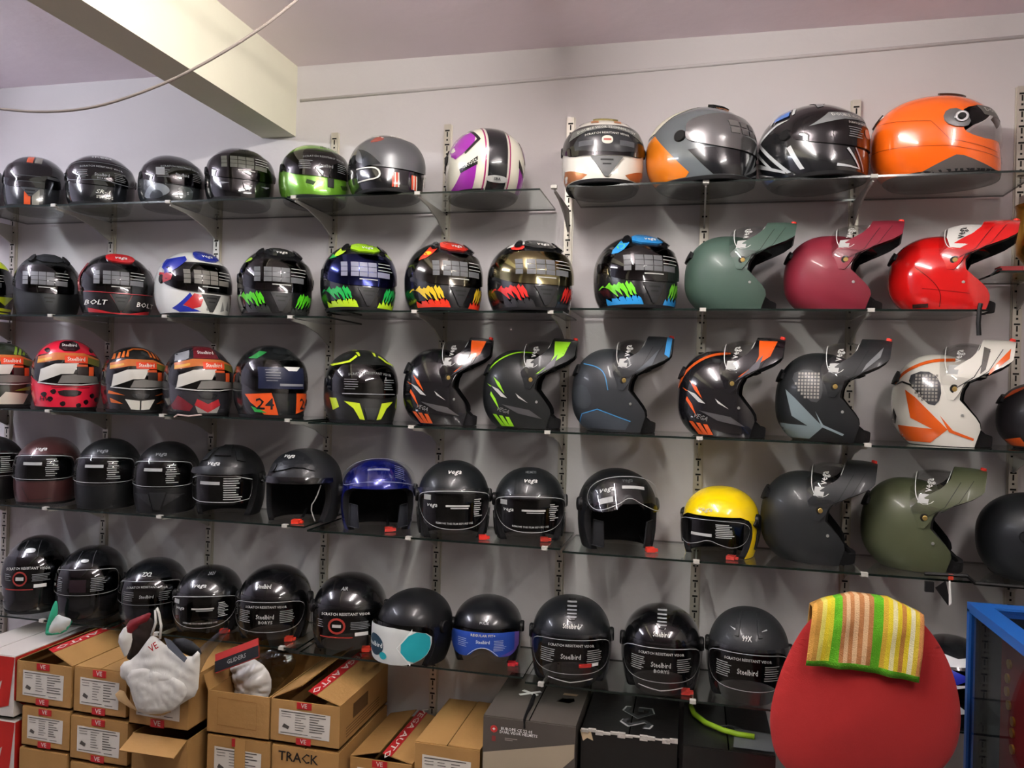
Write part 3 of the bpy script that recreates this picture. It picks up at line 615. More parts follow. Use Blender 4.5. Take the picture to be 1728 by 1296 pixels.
h.dec('base_vent', [(-3, .3), (5.5, 4.6), (7, 4.4), (15, .4)], 'R', mat('#56514e', .6), off=.15); h.dec('crease_line', ribbon([(-14, 9), (4, 7.2), (16, 4)], .18, False), 'R', '#c04a10', off=.13); h.dec('crease_line', ribbon([(-12, 17), (0, 14.6), (4, 9), (15.5, 5.5)], .18, False), 'R', '#c04a10', off=.13)
h.dec('top_vent', chaikin([(1.0, 24.6), (2.2, 25.3), (6.6, 24.2), (7.6, 23.4), (4, 24.2)], 1), 'R', '#3a2822', thick=.4); h.dec('rear_vent', [(-14.2, 18), (-12.6, 20.4), (-10.8, 20.4), (-12.4, 18)], 'R', '#2c2522', thick=.4)
h.txt('DOUBLE', 'F', -5.5, 17.4, 1.5, '#d8d8d0', on='v'); h.dec('visor_film', rect(-9, 15.8, 4, 18.8), 'F', mat('#6c6a66', .4), 'v', off=.08)

# ---- row 2: the second shelf
R2 = 1
h = H(R2, (-88, 424, 23, 530), 4, 'ff', 'black helmet with neon yellow patches at the left end of the second shelf', '#1d2017', .3, .5, vis=DARKV)
h.dec('neon_patch', [chaikin([(4, 20.2), (10.5, 18.8), (7.5, 23.4), (3, 24.6)], 1), [(3.5, 7.8), (11.5, 8.4), (8, 4.5)], rect(5, 2.2, 11, 3.4), rect(5, .8, 11, 1.6)], 'F', '#cbe01e'); grid_film(h)
h = H(R2, (22, 418, 136, 527), 3, 'ff', 'matt charcoal full-face helmet with grey film squares and no bright graphics', '#1b1d1e', .45, .1, vis=SMOKE)
grid_film(h, '#717275'); v_vent(h, '#1f2224'); crest(h, '#232527'); vega_logo(h, 22.6)
h = H(R2, (132, 414, 259, 525), 6, 'ff', 'black full-face helmet with red crown panel, red outlines and white BOLT lettering', '#161315', .22, .7, vis=SMOKE)
h.dec('crown_panel', [chaikin([(-4.6, 20.6), (4.6, 20.6), (4.4, 24.2), (-4.4, 24.2)], 2)], 'F', '#c8262a', thick=.6); vega_logo(h, 22.2, .2, 1.7, off=.9); grid_film(h, '#6a6b6e', dy=.8); v_vent(h, '#222222', edge=mat('#b8343a', .4))
h.dec('red_line', ribbon(chaikin([(-11.8, 9), (-12.2, 15), (-9.4, 20)], 2, False), .45, False), 'F', '#8d2a30', off=.7, sym=True); h.dec('red_rim', [(-9.8, 2.6), (-3, .9), (3, .9), (9.8, 2.6), (9.4, .9), (0, .35), (-9.4, .9)], 'F', '#b3272c', off=.3); h.dec('red_line', ribbon([(-11, 8.9), (-4, 8.4), (4, 8.4), (11, 8.9)], .3, False), 'F', '#a33238', off=.5)
h.txt('BOLT', 'F', -7.6, 4.6, 2.6, '#e2dfd8', slant=.2); h.txt('BOLT', 'F', 8.2, 4.6, 2.6, '#e2dfd8', slant=.2)
h = H(R2, (260, 408, 390, 524), 24, 'ff', 'white full-face helmet with blue crown and red and blue chin patches', '#dcdcd4', .22, .7, vis=SMOKE)
h.dec('crown_panel', [chaikin([(-4.4, 20.6), (5.2, 20.6), (4.6, 24.4), (-3.6, 24.4)], 2)], 'F', '#1f2f9c', thick=.6); vega_logo(h, 22.2, .4, 1.7, off=.9); grid_film(h, '#75736c', dy=.8); v_vent(h, '#333332', edge=mat('#e4e2da', .4))
h.dec('blue_patch', [(-11.8, 15), (-11, 20.6), (-6.4, 21.8), (-6.6, 20.2), (-9.6, 17)], 'F', '#22309a', off=.62); h.dec('blue_patch', [(-10.6, 2.6), (-6.8, 8.4), (-5.8, 6.4), (-8.6, 3.6), (-3.4, 1.6), (-9, 1.2)], 'F', '#26359f'); h.dec('red_patch', [(-8.4, 3.8), (-5.6, 8.2), (-2.4, 7.6), (-3.6, 3.4), (-6, 2.4)], 'F', '#c22a2e', off=.16); h.dec('red_patch', [(8.4, 8.6), (11.8, 9), (10.8, 5), (9.6, 5.6)], 'F', '#b02a30'); h.dec('red_patch', [(-12.1, 12), (-12.2, 16), (-10.6, 15), (-11, 13)], 'F', '#b02a30', off=.62)
h.dec('grey_crack', [[(3.5, 2), (4.5, 6), (5.2, 2.6)], [(6, 3), (7, 6.6), (7.6, 2.6)], [(-1.8, 2.2), (-1.2, 5.2), (-.6, 2)]], 'F', '#8b8c88')
def spec(box, yaw, label, crown, c1, c2, vis, patches=(), film='#606264'):
    h = H(R2, box, yaw, 'ff', label, '#121315', .22, .7, vis=vis); grid_film(h, film, dy=1.0); v_vent(h, '#202122', edge=mat('#0b0b0c', .2)); crest(h, crown); vega_logo(h, 22.4, .6, 1.6, off=.85); claw(h, c1, c2)
    for p, c in patches: h.dec('shoulder_patch', p, 'F', c, off=.62)
    return h
spec((400, 402, 527, 524), 8, 'black full-face helmet with lime claw marks and black crown', '#16181a', '#4fc21f', '#2b2e2c', SMOKE, [(chaikin([(-10.6, 18.4), (-8.6, 20.6), (-8.2, 19.4)], 1), '#a9d84a')])
Lp = [(chaikin([(-9.8, 19.0), (-6.2, 23.2), (-5.0, 22.0), (-8.0, 19.0)], 1), '#b6d83a'), (chaikin([(6.0, 22.4), (9.8, 19.2), (8.4, 19.0), (5.6, 21.2)], 1), '#b6d83a'), ([(-10.6, 18.2), (-9.4, 20), (-8.8, 18.6)], '#2f9a4a')]
spec((540, 397, 668, 518), 13, 'black full-face helmet with yellow-green crown and blue iridescent visor', '#9ccf22', '#1fa54a', '#b7dc2a', mirror('#2a2e58', .14), Lp, '#7d7f92')
spec((682, 393, 813, 518), 22, 'black full-face helmet with red crown, yellow and red claw marks and mirrored visor', '#c93224', '#d9b62a', '#d8361f', mirror('#5d5a54', .12), [(chaikin([(-11.4, 16.8), (-6.4, 23.0), (-5.0, 22.0), (-8.6, 18)], 1), '#c93a28'), (chaikin([(-9.6, 19), (-8.4, 20.4), (-7.4, 19.6), (-8.6, 18.6)], 1), '#d6bb33'), (chaikin([(7.4, 21.6), (10.4, 18.4), (9.4, 18.2)], 1), '#b43a30')])
spec((822, 392, 966, 518), 19, 'black full-face helmet with red cheek claw marks and golden mirrored visor', '#191b1c', '#cf2b26', '#2b2b2d', mirror('#8d8562', .12), [(chaikin([(-8.6, 20.4), (-6.6, 22.2), (-4.6, 21.4), (-6.2, 19.8)], 1), '#d8342c'), (chaikin([(-9.2, 21.0), (-5.0, 23.8), (-3.6, 22.6), (-7, 21.4)], 1), '#dcdad2')])
spec((1001, 386, 1144, 519), 22, 'black full-face helmet with blue crown and green and blue claw marks', '#2a86c9', '#6cc92a', '#2c8fd2', SMOKE, [(chaikin([(-10.8, 17.4), (-6.4, 23.0), (-5.0, 21.8), (-8.4, 17.6)], 1), '#2f8ccd'), (chaikin([(-9.0, 19.2), (-8.0, 21.0), (-6.8, 20.4), (-7.6, 18.8)], 1), '#6fd02c'), ([(7, 22), (10.2, 18.6), (8.6, 18.8)], '#3a90cc')])
def mod_common(h, film=True, tone='#0f1011'):
    h.dec('chin_groove', ribbon([(3, 14.2), (7, 9.6), (14.5, 6.6)], .22, False), 'R', mat(tone, .5), 'c', off=.1); h.dec('chin_groove', ribbon([(5.4, 10.4), (9, 6.2), (15.5, 3.4)], .18, False), 'R', mat(tone, .5), 'c', off=.1)
    if film: h.dec('film_panel', rect(-68, 14.2, -57, 17.0), 'U', mat('#a9aaa7', .5), 'v', off=.14); h.txt('vega', 'U', -44, 15.0, 3.2, '#b5b5b1', 'v', wscale=3.6, slant=0, rot=0)
h = H(R2, (1155, 362, 1345, 519), 88, 'mod', 'matt dark green flip-up helmet with chin bar raised', '#42564c', .42, .1); mod_common(h, tone='#1f2d27')
h = H(R2, (1322, 358, 1527, 519), 88, 'mod', 'matt maroon flip-up helmet with chin bar raised', '#7b2432', .42, .1); mod_common(h, tone='#3c1119')
h = H(R2, (1497, 358, 1722, 521), 88, 'mod', 'glossy bright red flip-up helmet with chin bar raised', '#cf1716', .16, .8, jaw=[(0, 46), (3, 38), (5.5, 36), (8, 44), (10.5, 56), (13, 66), (16, 64), (19, 50)]); mod_common(h, film=False, tone='#5a0908')
h.dec('visor_film', chaikin([(-70, 12.4), (-40, 9.8), (0, 9.6), (0, 18.6), (-66, 17.6)], 1), 'U', mat('#cfccc6', .5), 'v', off=.14); h.txt('vega', 'U', -44, 14.4, 3.2, '#33312f', 'v', wscale=4.0, off=.3); h.dec('crease_line', ribbon(chaikin([(-6, 14), (-1, 9), (1, 5), (.5, 1)], 2, False), .22, False), 'R', '#6e0d0c'); h.dec('crease_line', ribbon([(-4, 7), (8, 5)], .16, False), 'R', '#6e0d0c'); h.dec('side_badge', rect(-6.6, 1.0, -2.4, 2.2), 'R', '#3c2420', off=.16)

# ---- row 3: the third shelf
R3 = 2
def poster_film(h, dy=0.):
    h.dec('film_band', [(-10.6, 16.2), (-4, 17.6), (5.5, 17.6), (10.6, 15.6), (10.8, 18.2), (5, 20.2), (-5, 20.2), (-10.4, 18.6)], 'F', mat('#b5642f', .4), 'v', off=.1)
    h.dec('film_title_panel', rect(-1.8+dy, 16.6, 6.2+dy, 19.2), 'F', mat('#d8421f', .4), 'v', off=.16); h.txt('Steelbird', 'F', 2.2+dy, 17.9, 2.0, '#e6e2d6', on='v', wscale=.85, off=.3)
    h.dec('film_white_panel', [(-10.2, 9.6), (-9.6, 14.2), (-5, 16.2), (3.0, 16.6), (1.2, 12.8), (-3, 12.6)], 'F', mat('#c9c6bd', .45), 'v', off=.12); h.dec('film_grey_panel', [(-4, 9.4), (-2.6, 12.2), (1.4, 12.6), (9.8, 12.0), (10.4, 9.8)], 'F', mat('#6d6b66', .45), 'v', off=.12)
    h.dec('film_dark_panel', rect(2.6, 12.4, 6.4, 15.6), 'F', mat('#2c2320', .45), 'v', off=.14); h.dec('film_orange_panel', [rect(6.6, 12.2, 8.4, 15.4), rect(2.4, 15.4, 6.2, 16.2)], 'F', mat('#cf5226', .45), 'v', off=.15); h.dec('film_olive_panel', [(6.2, 16.6), (10.6, 15.4), (10.8, 17.8), (6.4, 18.8)], 'F', mat('#5d5a26', .45), 'v', off=.18); h.dec('film_yellow_edge', [(-10.6, 16.4), (-6, 17.8), (-6, 18.6), (-10.4, 17.6)], 'F', mat('#c9963a', .45), 'v', off=.18)
    h.dec('film_rim', ribbon([(-10.4, 9.5), (-4, 8.9), (4, 8.9), (10.6, 9.6)], .4, False), 'F', FW, 'v', off=.14)
h = H(R3, (-62, 572, 59, 682), 8, 'ff', 'green and white streaked helmet with film poster at the left end of the third shelf', '#2a2e22', .25, .6, vis=SMOKE); poster_film(h)
h.dec('green_streak', [[(3+i*1.6, 20.6), (4.4+i*1.6, 24.2-i*.7), (5.0+i*1.6, 23.4-i*.7), (4.0+i*1.6, 20.2)] for i in range(4)], 'F', '#7d9a30', off=.1); h.dec('white_patch', [(-4, 1.2), (6.5, 1.2), (8.5, 5.2), (0, 6)], 'F', '#cfccbc'); h.dec('green_streak', [(3, 6.4), (10, 8.6), (9, 6.6)], 'F', '#86a22e')
h = H(R3, (52, 573, 171, 692), 4, 'ff', 'hot red full-face helmet with black blotches and orange film poster', '#d8203a', .25, .6, vis=SMOKE); poster_film(h)
h.dec('black_blotch', [chaikin([(a, b), (a+1.6, b+.9), (a+2.4, b-.3), (a+1.2, b-1.4)], 1) for a, b in ((-9.6, 5.6), (-7.6, 4.0), (-6.6, 6.6), (4.6, 3.0), (6.8, 5.2), (-3.4, 2.4), (2, 1.8), (8.6, 3.8), (-8.6, 21.2), (6.6, 21.6))], 'F', '#241014'); h.dec('chin_vent', chaikin([(-4.2, 7.0), (4.6, 7.0), (3.4, 4.8), (-3, 4.8)], 1), 'F', '#1d0f12', thick=.2); h.dec('chin_line', ribbon(chaikin([(-6, 8), (-4, 7.8), (0, 8.3), (4, 7.8), (7, 8)], 1, False), .3, False), 'F', '#7d1222', off=.2)
h.txt('HVS', 'F', -7.6, 3.8, 2.2, '#2a1016', slant=.1); h.dec('crown_panel', chaikin([(-3.8, 20.8), (3.8, 20.8), (2.8, 24.2), (-2.8, 24.2)], 1), 'F', '#2a1418', thick=.4); h.txt('Steelbird', 'F', 0, 22.6, 1.4, '#dcd5d0', off=.6)
h = H(R3, (170, 577, 281, 688), 10, 'ff', 'orange and black striped full-face helmet with white chin and film poster', '#1d1b1a', .25, .6, vis=SMOKE); poster_film(h)
h.dec('orange_streak', [[(-9.6+i*1.5, 20.0+i*.4), (-8.4+i*1.5, 22.2+i*.5), (-7.8+i*1.5, 22.4+i*.5), (-8.6+i*1.5, 20.2+i*.3)] for i in range(4)], 'F', '#c9662a', sym=True); h.dec('white_chin', [(-5.6, 5.0), (-.3, 4.4), (-.3, .9), (-3.4, 1.2)], 'F', '#cfcdc2', sym=True); h.dec('orange_streak', [[(5.6, 6.4), (10.8, 8.2), (11, 7)], [(6.2, 3.2), (10.4, 5.4), (10, 3.6)]], 'F', '#bf5c24', sym=True); h.dec('chin_vent', chaikin([(-3.6, 7.2), (3.6, 7.2), (2.4, 5.2), (-2.4, 5.2)], 1), 'F', '#2b2c2d', thick=.4); h.dec('crown_line', ribbon([(-3.6, 23.4), (-2, 24.2), (2, 24.2), (3.6, 23.4)], .5, False), 'F', '#c9662a', off=.2)
h = H(R3, (274, 580, 393, 697), 14, 'ff', 'grey, black and dark red full-face helmet with film poster', '#2b2a2e', .25, .6, vis=SMOKE); poster_film(h)
h.dec('crown_panel', [(-4.6, 20.4), (4.6, 20.4), (3.4, 25), (-3.4, 25)], 'F', '#6a1d26', off=.12); h.txt('Steelbird', 'F', 0, 22.4, 1.6, '#dcdad4', off=.4); h.dec('grey_patch', [(-10.6, 17.6), (-9, 22), (-5, 23.4), (-6, 20.4)], 'F', '#8b8d90'); h.dec('red_chin', [(-3.8, 5.8), (0, 4.0), (3.8, 5.8), (4.6, 3.6), (0, .9), (-4.6, 3.6)], 'F', '#a3262c'); h.dec('grey_chin', [(-4.4, 3.4), (0, .9), (4.4, 3.4), (3.4, .8), (-3.4, .8)], 'F', '#8c8a84', off=.16); h.dec('red_patch', [(-11.6, 2), (-9.6, 7), (-5, 3.2), (-6, 1.4)], 'F', '#6b1f26'); h.dec('chin_vent', chaikin([(-3.6, 7.8), (3.6, 7.8), (2.2, 5.8), (-2.2, 5.8)], 1), 'F', '#17181a', thick=.4)
h = H(R3, (393, 583, 518, 706), 20, 'ff', 'black full-face helmet with orange chin numbered 24 and dark blue film', '#17191a', .22, .6, vis=SMOKE)
h.dec('visor_film', rect(-8.6, 10, 7.6, 17.4), 'F', mat('#1d2238', .35), 'v', off=.1); h.dec('film_small_print', lines(-6.6, -1.5, 12.8, 16.4, 5)+[rect(-2, 11, 7, 11.8)], 'F', GREY, 'v', off=.18); h.dec('film_badge', [(-.5, 17.6), (6, 17.6), (4.4, 16.2), (1.2, 16.2)], 'F', WHT, 'v', off=.2)
h.dec('orange_chin', [(-11.4, 8), (-4.6, 8.6), (-2.2, 1.0), (-6.6, 1.2), (-10.2, 5.2)], 'F', '#d9531f'); h.dec('orange_chin', [(4.4, 8.6), (10.6, 8.4), (9.6, 3), (4.2, 1.4)], 'F', '#d9531f'); h.txt('24', 'F', -6.4, 4.6, 5.4, '#131416', off=.2); h.txt('24', 'F', 8.4, 4.6, 5.4, '#131416', off=.2); h.dec('green_patch', [(-10, 4), (-5.8, 1.8), (-9, 2)], 'F', '#2f9a44', off=.2); h.dec('green_patch', [(-9.6, 20.4), (-6.2, 23), (-4.4, 22.6), (-8, 20.2)], 'F', '#2a7f3e'); h.dec('crown_vent', chaikin([(-3, 21.6), (4.5, 21.6), (3.5, 23.8), (-2, 23.8)], 1), 'F', '#1f2223', thick=.5)
h = H(R3, (546, 584, 670, 708), 14, 'ff', 'black full-face helmet with neon yellow arrows and plain smoked visor', '#1a1c1b', .3, .4, vis=SMOKE)
NY = '#bfd62a'
h.dec('neon_arrow', [[(-11.8, 8.4), (-10.4, 8.4), (-9.6, 5.4), (-11, 4.2)], [(-8.4, 7.4), (-3.8, 6.8), (-2.0, 1.2), (-3.6, 1.4), (-5.6, 5.0)]], 'F', NY, sym=True); h.dec('neon_line', ribbon([(-10.6, 19.4), (-6.2, 20.6), (-3.6, 22.6)], .6, False), 'F', NY, sym=True, off=.6); h.dec('neon_line', [[(2.2, 25.2), (3.6, 25.0), (3.0, 22.8), (2.4, 23.0)]], 'F', NY, sym=True)
steel_film(h, c='#6f7271', logo=' '); h.dec('chin_vent', [(-2.4, 5.2), (2.4, 5.2), (1.2, 1.4), (-1.2, 1.4)], 'F', '#2c2f30', thick=.5); h.dec('film_rim', rect(-9, 9.8, 9, 10.1), 'F', GREY, 'v', off=.15)
def mod_graphic(h, c, light='#b8b6b2'):
    h.dec('slash', [[(-9.6, 16.4), (-7.0, 14.4), (-5.0, 11.0), (-7.6, 13.4)], [(-12, 14.2), (-9.8, 13.2), (-10.6, 13.2)], [(-10.6, 10.6), (-6.6, 5.6), (-8.4, 9.4), (-10.2, 11.6)]], 'R', c); h.dec('light_slash', [[(-10.2, 13.4), (-7.4, 12.4), (-4.0, 9.6), (-6.2, 10.0)], [(-1, 11.2), (3.4, 8.2), (0, 9.8)]], 'R', light, off=.16)
    h.dec('lower_bars', [[(-9.4+i*2.4, 4.4-i*.35), (-8.0+i*2.4, 4.3-i*.35), (-4.6+i*1.6, .6), (-6.2+i*1.6, .6)] for i in range(3)], 'R', c, off=.16); h.dec('mesh_patch', [(-6, 7.6), (4, 6), (8.5, 3.2), (0, 4.8)], 'R', '#4d4c4d', off=.14)
    h.txt('VEGA', 'R', -5.4, 5.6, 1.9, '#7c7a78', slant=.4, rot=-14, off=.2)
    h.dec('chin_flash', [[(8.5, 8.6), (12, 7.4), (16.6, 8.2), (17.2, 2.6), (12.5, 4.0)], [(5, 12.8), (8, 9.6), (6.6, 9.4)]], 'R', c, 'c', off=.12); h.dec('chin_grey', [(4, 13.2), (7.5, 10.0), (12.5, 6.2), (8.6, 6.8)], 'R', '#55545a', 'c', off=.14)
h = H(R3, (680, 567, 833, 716), 84, 'mod', 'glossy black flip-up helmet with orange slashes, beside the neon yellow arrow helmet', '#151417', .18, .8); mod_common(h); mod_graphic(h, '#e0581c')
h = H(R3, (815, 569, 976, 722), 84, 'mod', 'matt black flip-up helmet with neon green slashes', '#1a1c1c', .42, .1); mod_common(h); mod_graphic(h, '#93d626'); h.dec('crown_line', ribbon(chaikin([(-13, 17), (-9, 21.5), (-2, 24.6), (4, 24.4)], 2, False), .45, False), 'R', '#8fd024')
h = H(R3, (965, 568, 1138, 731), 86, 'mod', 'matt slate grey flip-up helmet with thin blue lines', '#2b2e31', .45, .1); mod_common(h)
Bc = '#3f86b8'
h.dec('blue_line', ribbon(chaikin([(-10, 20.5), (-5, 19.6), (-2.2, 17.6), (-1.0, 12.6)], 2, False), .3, False), 'R', Bc); h.dec('blue_line', ribbon([(-11.4, 1.4), (-9.8, 5.2), (-4.4, 6.8), (6.6, 3.4)], .3, False), 'R', Bc); h.dec('slate_patch', [(-11, 1), (-9.6, 5), (-4.4, 6.5), (6.4, 3.2), (5, .8)], 'R', '#3b4148'); h.dec('slate_patch', chaikin([(-14, 13), (-9, 14.5), (-6, 9.4), (-8, 6.4), (-12.8, 7.4)], 1), 'R', '#34383b'); h.dec('blue_chin_edge', rect(-9.5, .9, 9.5, 2.6), 'F', '#3d92d0', 'c', off=.12); h.dec('chin_pattern', [(6, 11), (10, 7.5), (14, 4.5), (9, 6.0)], 'R', '#4a4f55', 'c', off=.12)
h = H(R3, (1143, 570, 1326, 740), 86, 'mod', 'glossy black flip-up helmet with orange slashes, beside the slate grey one', '#151417', .18, .8); mod_common(h); mod_graphic(h, '#e0581c'); h.dec('crown_line', ribbon(chaikin([(-14, 14), (-11, 19.5), (-4, 23.8), (3, 24.6)], 2, False), .8, False), 'R', '#c9531f')
def check(h, c):
    qs = []
    for i in range(9):
        for j in range(9):
            x, z = -8.6+i*.95+j*.0, 11.2+j*.95
            if (x+2.2)**2/30+(z-16.4)**2/24 < 1 and x < .6: qs.append(rect(x, z, x+.62, z+.62))
    h.dec('checkered_panel', [chaikin([(-9.4, 18.8), (-4, 20.8), (.2, 18.4), (.8, 13), (-1.6, 10.4), (-6, 14)], 1)], 'R', '#3f4042', off=.12); h.dec('check_print', qs, 'R', c, off=.2)
h = H(R3, (1308, 573, 1506, 748), 88, 'mod', 'matt black flip-up helmet with checkered side and pale grey arrows', '#1d1f20', .42, .1); mod_common(h); check(h, '#8d8a82')
h.dec('grey_arrow', [[(-10.6, 14.6), (-7.6, 12.2), (1.0, 4.2), (-3, .7), (-11.2, .7), (-12.4, 4.8), (-3.6, 4.4), (-8.4, 7.0)]], 'R', '#6f7d80', off=.1); h.dec('grey_line', [[(-1.4, 8.6), (1, 4.8), (7, 2.4), (6.6, 1.9), (.6, 4.2)]], 'R', '#7f8e92', off=.14); h.dec('chin_pattern', [(8, 7.6), (10.5, 6.6), (16, 2.5), (13, 3)], 'R', '#6b6e70', 'c', off=.12)
h = H(R3, (1503, 568, 1715, 750), 88, 'mod', 'glossy white flip-up helmet with orange arrows and checkered side', '#dedbd0', .2, .7); mod_common(h); check(h, '#8d8a82')
h.dec('orange_arrow', [[(-9.6, 15.2), (-6.6, 13.2), (2.6, 4.6), (-2, .8), (-10.6, .8), (-11.6, 5.2), (-1.6, 4.6), (-7.8, 7.4)]], 'R', '#e2601f', off=.1); h.dec('orange_line', [[(.4, 8.4), (4, 4.4), (9.6, 2.4), (9.4, 1.8), (3, 3.9)]], 'R', '#e2601f', off=.14); h.dec('crown_line', ribbon(chaikin([(-13, 17), (-10, 20.4), (-3, 23.4), (4, 23.6)], 2, False), .9, False), 'R', '#dc5f22'); h.dec('black_line', ribbon(chaikin([(-13.6, 16.2), (-9.6, 17.8), (-4, 13)], 1, False), .5, False), 'R', '#23211f'); h.dec('chin_orange', [[(8, 6.0), (9.5, 5.8), (16, 1.4), (13.2, 1.4)]], 'R', '#e2601f', 'c', off=.12); h.dec('chin_dark', [(8, 8.2), (15.5, 8.4), (15, 6.6), (9.4, 7.0)], 'R', '#5b5853', 'c', off=.12); h.dec('rear_mark', [(-14, 6), (-13, 10), (-12, 7.6), (-12.4, 5.4)], 'R', '#24211f')
h = H(R3, (1698, 628, 1880, 760), 85, 'mod', 'dark flip-up helmet with orange edge at the right end of the third shelf', '#1c1a1c', .4, .1); h.dec('orange_patch', [[(-11.5, .8), (-11, 3), (-6, 4.2), (-4, .8)], [(-13, 17.4), (-9, 22), (-4, 24.4), (-5, 23.2), (-10, 19.6)]], 'R', '#c9531f')

# ---- row 4: the fourth shelf
R4 = 3
VO = [(-62, 11.4), (-58, 10.2), (0, 9.8), (58, 10.2), (62, 11.4), (64, 17.2), (56, 18.6), (0, 19.2), (-56, 18.6), (-64, 17.2)]
def vega_window(h, dz=0, dy=0.):
    outline_film(h, VO, '#b9bcbb', .17, rnd=2); h.dec('film_small_print', lines(2.6+dy, 7.6+dy, 11.4+dz, 17.6+dz, 9, .28, .5), 'F', mat('#a9aba9', .5), 'v', off=.16); h.dec('film_header', rect(-5.6+dy, 15.4+dz, 1.4+dy, 16.5+dz), 'F', mat('#9fa19f', .5), 'v', off=.16)
h = H(R4, (-80, 728, 44, 838), 2, 'ff', 'black full-face helmet at the left end of the fourth shelf', '#101112', .4, .1, vis=CLEAR); vega_window(h)
h = H(R4, (22, 735, 141, 850), -16, 'ff', 'brown metallic full-face helmet with clear visor window', '#4c2c2b', .32, .5, metal=.35, vis=CLEAR); vega_window(h); vega_logo(h, 21.4); h.dec('chin_groove', ribbon([(-6, 7), (-3, 2), (5, 2.4)], .3, False), 'F', '#2a1716')
h = H(R4, (125, 738, 241, 858), -14, 'ff', 'matt black full-face helmet with clear visor, beside the brown one', '#121415', .42, .1, vis=CLEAR); vega_window(h); vega_logo(h, 21.4, c='#85878a')
h = H(R4, (225, 745, 339, 867), -14, 'ff', 'matt black full-face helmet with clear visor and ridged chin, beside the peaked helmet', '#131314', .42, .1, vis=CLEAR); vega_window(h); vega_logo(h, 21.4, c='#7d7f80'); h.dec('chin_vent', [(-3, 7.6), (3, 7.6), (1.2, 1.4), (-1.2, 1.4)], 'F', '#1f2021', thick=.6); h.dec('chin_ridge', [[(3.4, 7.2), (9, 7.0), (2.0, 2.6)]], 'F', '#232425', thick=.4, sym=True)
h = H(R4, (325, 746, 448, 868), -20, 'of', 'matt black open-face helmet with a peak and square clear visor', '#151617', .42, .1, vis=CLEAR, vz=(4.6, 15.6), um=72, bottom=.1, bulge=1.6)
outline_film(h, [(-52, 5.6), (52, 5.6), (58, 9), (58, 14.6), (-58, 14.6), (-58, 9)], '#c4c6c5', .2, rnd=1); h.dec('film_small_print', lines(2.5, 8.6, 6.6, 13.8, 10, .32, .5), 'F', mat('#b5b7b5', .5), 'v', off=.16); h.dec('film_header', rect(-6.2, 11.6, 1.4, 12.7), 'F', mat('#a5a7a5', .5), 'v', off=.16); vega_logo(h, 18.6, -2.4, 2.2)
grid_patch('peak', Piece(OFS.grow(1.0, xf=3.6)), 66, C_(15.4), lambda s: 18.2-s**2*1.6, [mat('#17181a', .42), BLK, BLK], h.r, ns=30, nt=5, thick=.5); h.dec('crown_ridge', [[(-3, 21), (3, 21), (1.6, 24.2), (-1.6, 24.2)], [(-8, 19), (-5.4, 19.6), (-3.2, 23.4), (-5, 23)], [(8, 19), (5.4, 19.6), (3.2, 23.4), (5, 23)]], 'F', '#1a1b1c', thick=.5)
h = H(R4, (443, 757, 578, 885), -22, 'of', 'charcoal open-face helmet with its visor tucked up and red buckle showing', '#27282a', .4, .15, visor=False)
h.visor = grid_patch('visor_rim', Piece(OFS.grow(.9, xf=2.6)), 72, C_(14.0), lambda s: 16.2-s**2*.8, [mat('#0d0e0f', .12, 0, .8), BLK, BLK], h.r, ns=34, nt=5, thick=.4); h.Vz = Piece(OFS.grow(.9, xf=2.6))
decal('crown_panel', h.S, [chaikin([(-8.6, 17), (-7.4, 21.4), (-2, 24), (4, 22.4), (9, 17.2), (2, 19.2), (-4, 17.6)], 1)], 'F', mat('#15171a', .38), h.r, thick=.45); h.dec('brow_vent', [chaikin([(-8.2, 16.8), (-6, 17), (-5.2, 19.6), (-7.2, 19.4)], 1)], 'F', BLK, thick=.7); vega_logo(h, 22.0, -2, 1.7, off=.7); strap(h, 10, 1.5, '#e03a26', 1); h.dec('seam_cord', ribbon(chaikin([(9.2, 13.2), (8.2, 9), (6.6, 6), (7.6, 1)], 1, False), .3, False), 'F', '#a9a9a6')
h = H(R4, (575, 768, 701, 893), 2, 'of', 'metallic blue open-face helmet with visor raised over its brow', '#161f7c', .2, .8, metal=.4, raised=44, vis=CLEAR, um=76, vz=(4, 16.4))
outline_film(h, [(-58, 8), (0, 4.6), (58, 8), (64, 12), (58, 15.6), (0, 16), (-58, 15.6), (-64, 12)], '#8f93a8', .17); h.dec('film_small_print', lines(4.6, 8.4, 8, 13, 7)+[rect(-4, 10.4, 3, 11.2)], 'F', mat('#6a6e86', .5), 'v', off=.16); strap(h, 10, 3.4, '#b2342c')
for sg in (-1, 1): h.dec('cheek_pad', [(sg*6.4, 1), (sg*9.8, 1.4), (sg*9.6, 9.6), (sg*7.0, 9.2)], 'F', mat('#2b2d33', .9), off=-1.2, thick=.6)
BV = [(-50, 6.8), (-28, 4.6), (0, 4.0), (28, 4.6), (50, 6.8), (64, 11), (66, 14.4), (34, 15.8), (0, 16.2), (-34, 15.8), (-66, 14.4), (-64, 11)]
def bubble(h, dz=0):
    outline_film(h, BV, '#c3c5c4', .17, rnd=2); h.dec('film_small_print', lines(6.0, 9.4, 8.2, 13.4, 9, .28, .4), 'F', mat('#b5b7b5', .5), 'v', off=.16); h.dec('film_header', [rect(-3, 11.2, 4.8, 11.8), rect(-1.4, 10.6, 4.4, 10.9)], 'F', mat('#b9bbb9', .5), 'v', off=.16)
    h.txt('REMOVE THIS FILM BEFORE USE', 'F', 0, 5.9, .85, '#b9bbb9', 'v', bend=-.006); h.txt('vega', 'F', -7.2, 11.6, 1.9, '#b9bbb9', 'v', slant=.3); h.dec('film_code', rect(-10.0, 13.0, -7.8, 14.6), 'F', mat('#8f918f', .5), 'v', off=.16)
    h.dec('ear_guard', chaikin([(70, 1), (86, 1), (92, 9), (74, 9)], 1), 'U', BLK, thick=.3, sym=True)
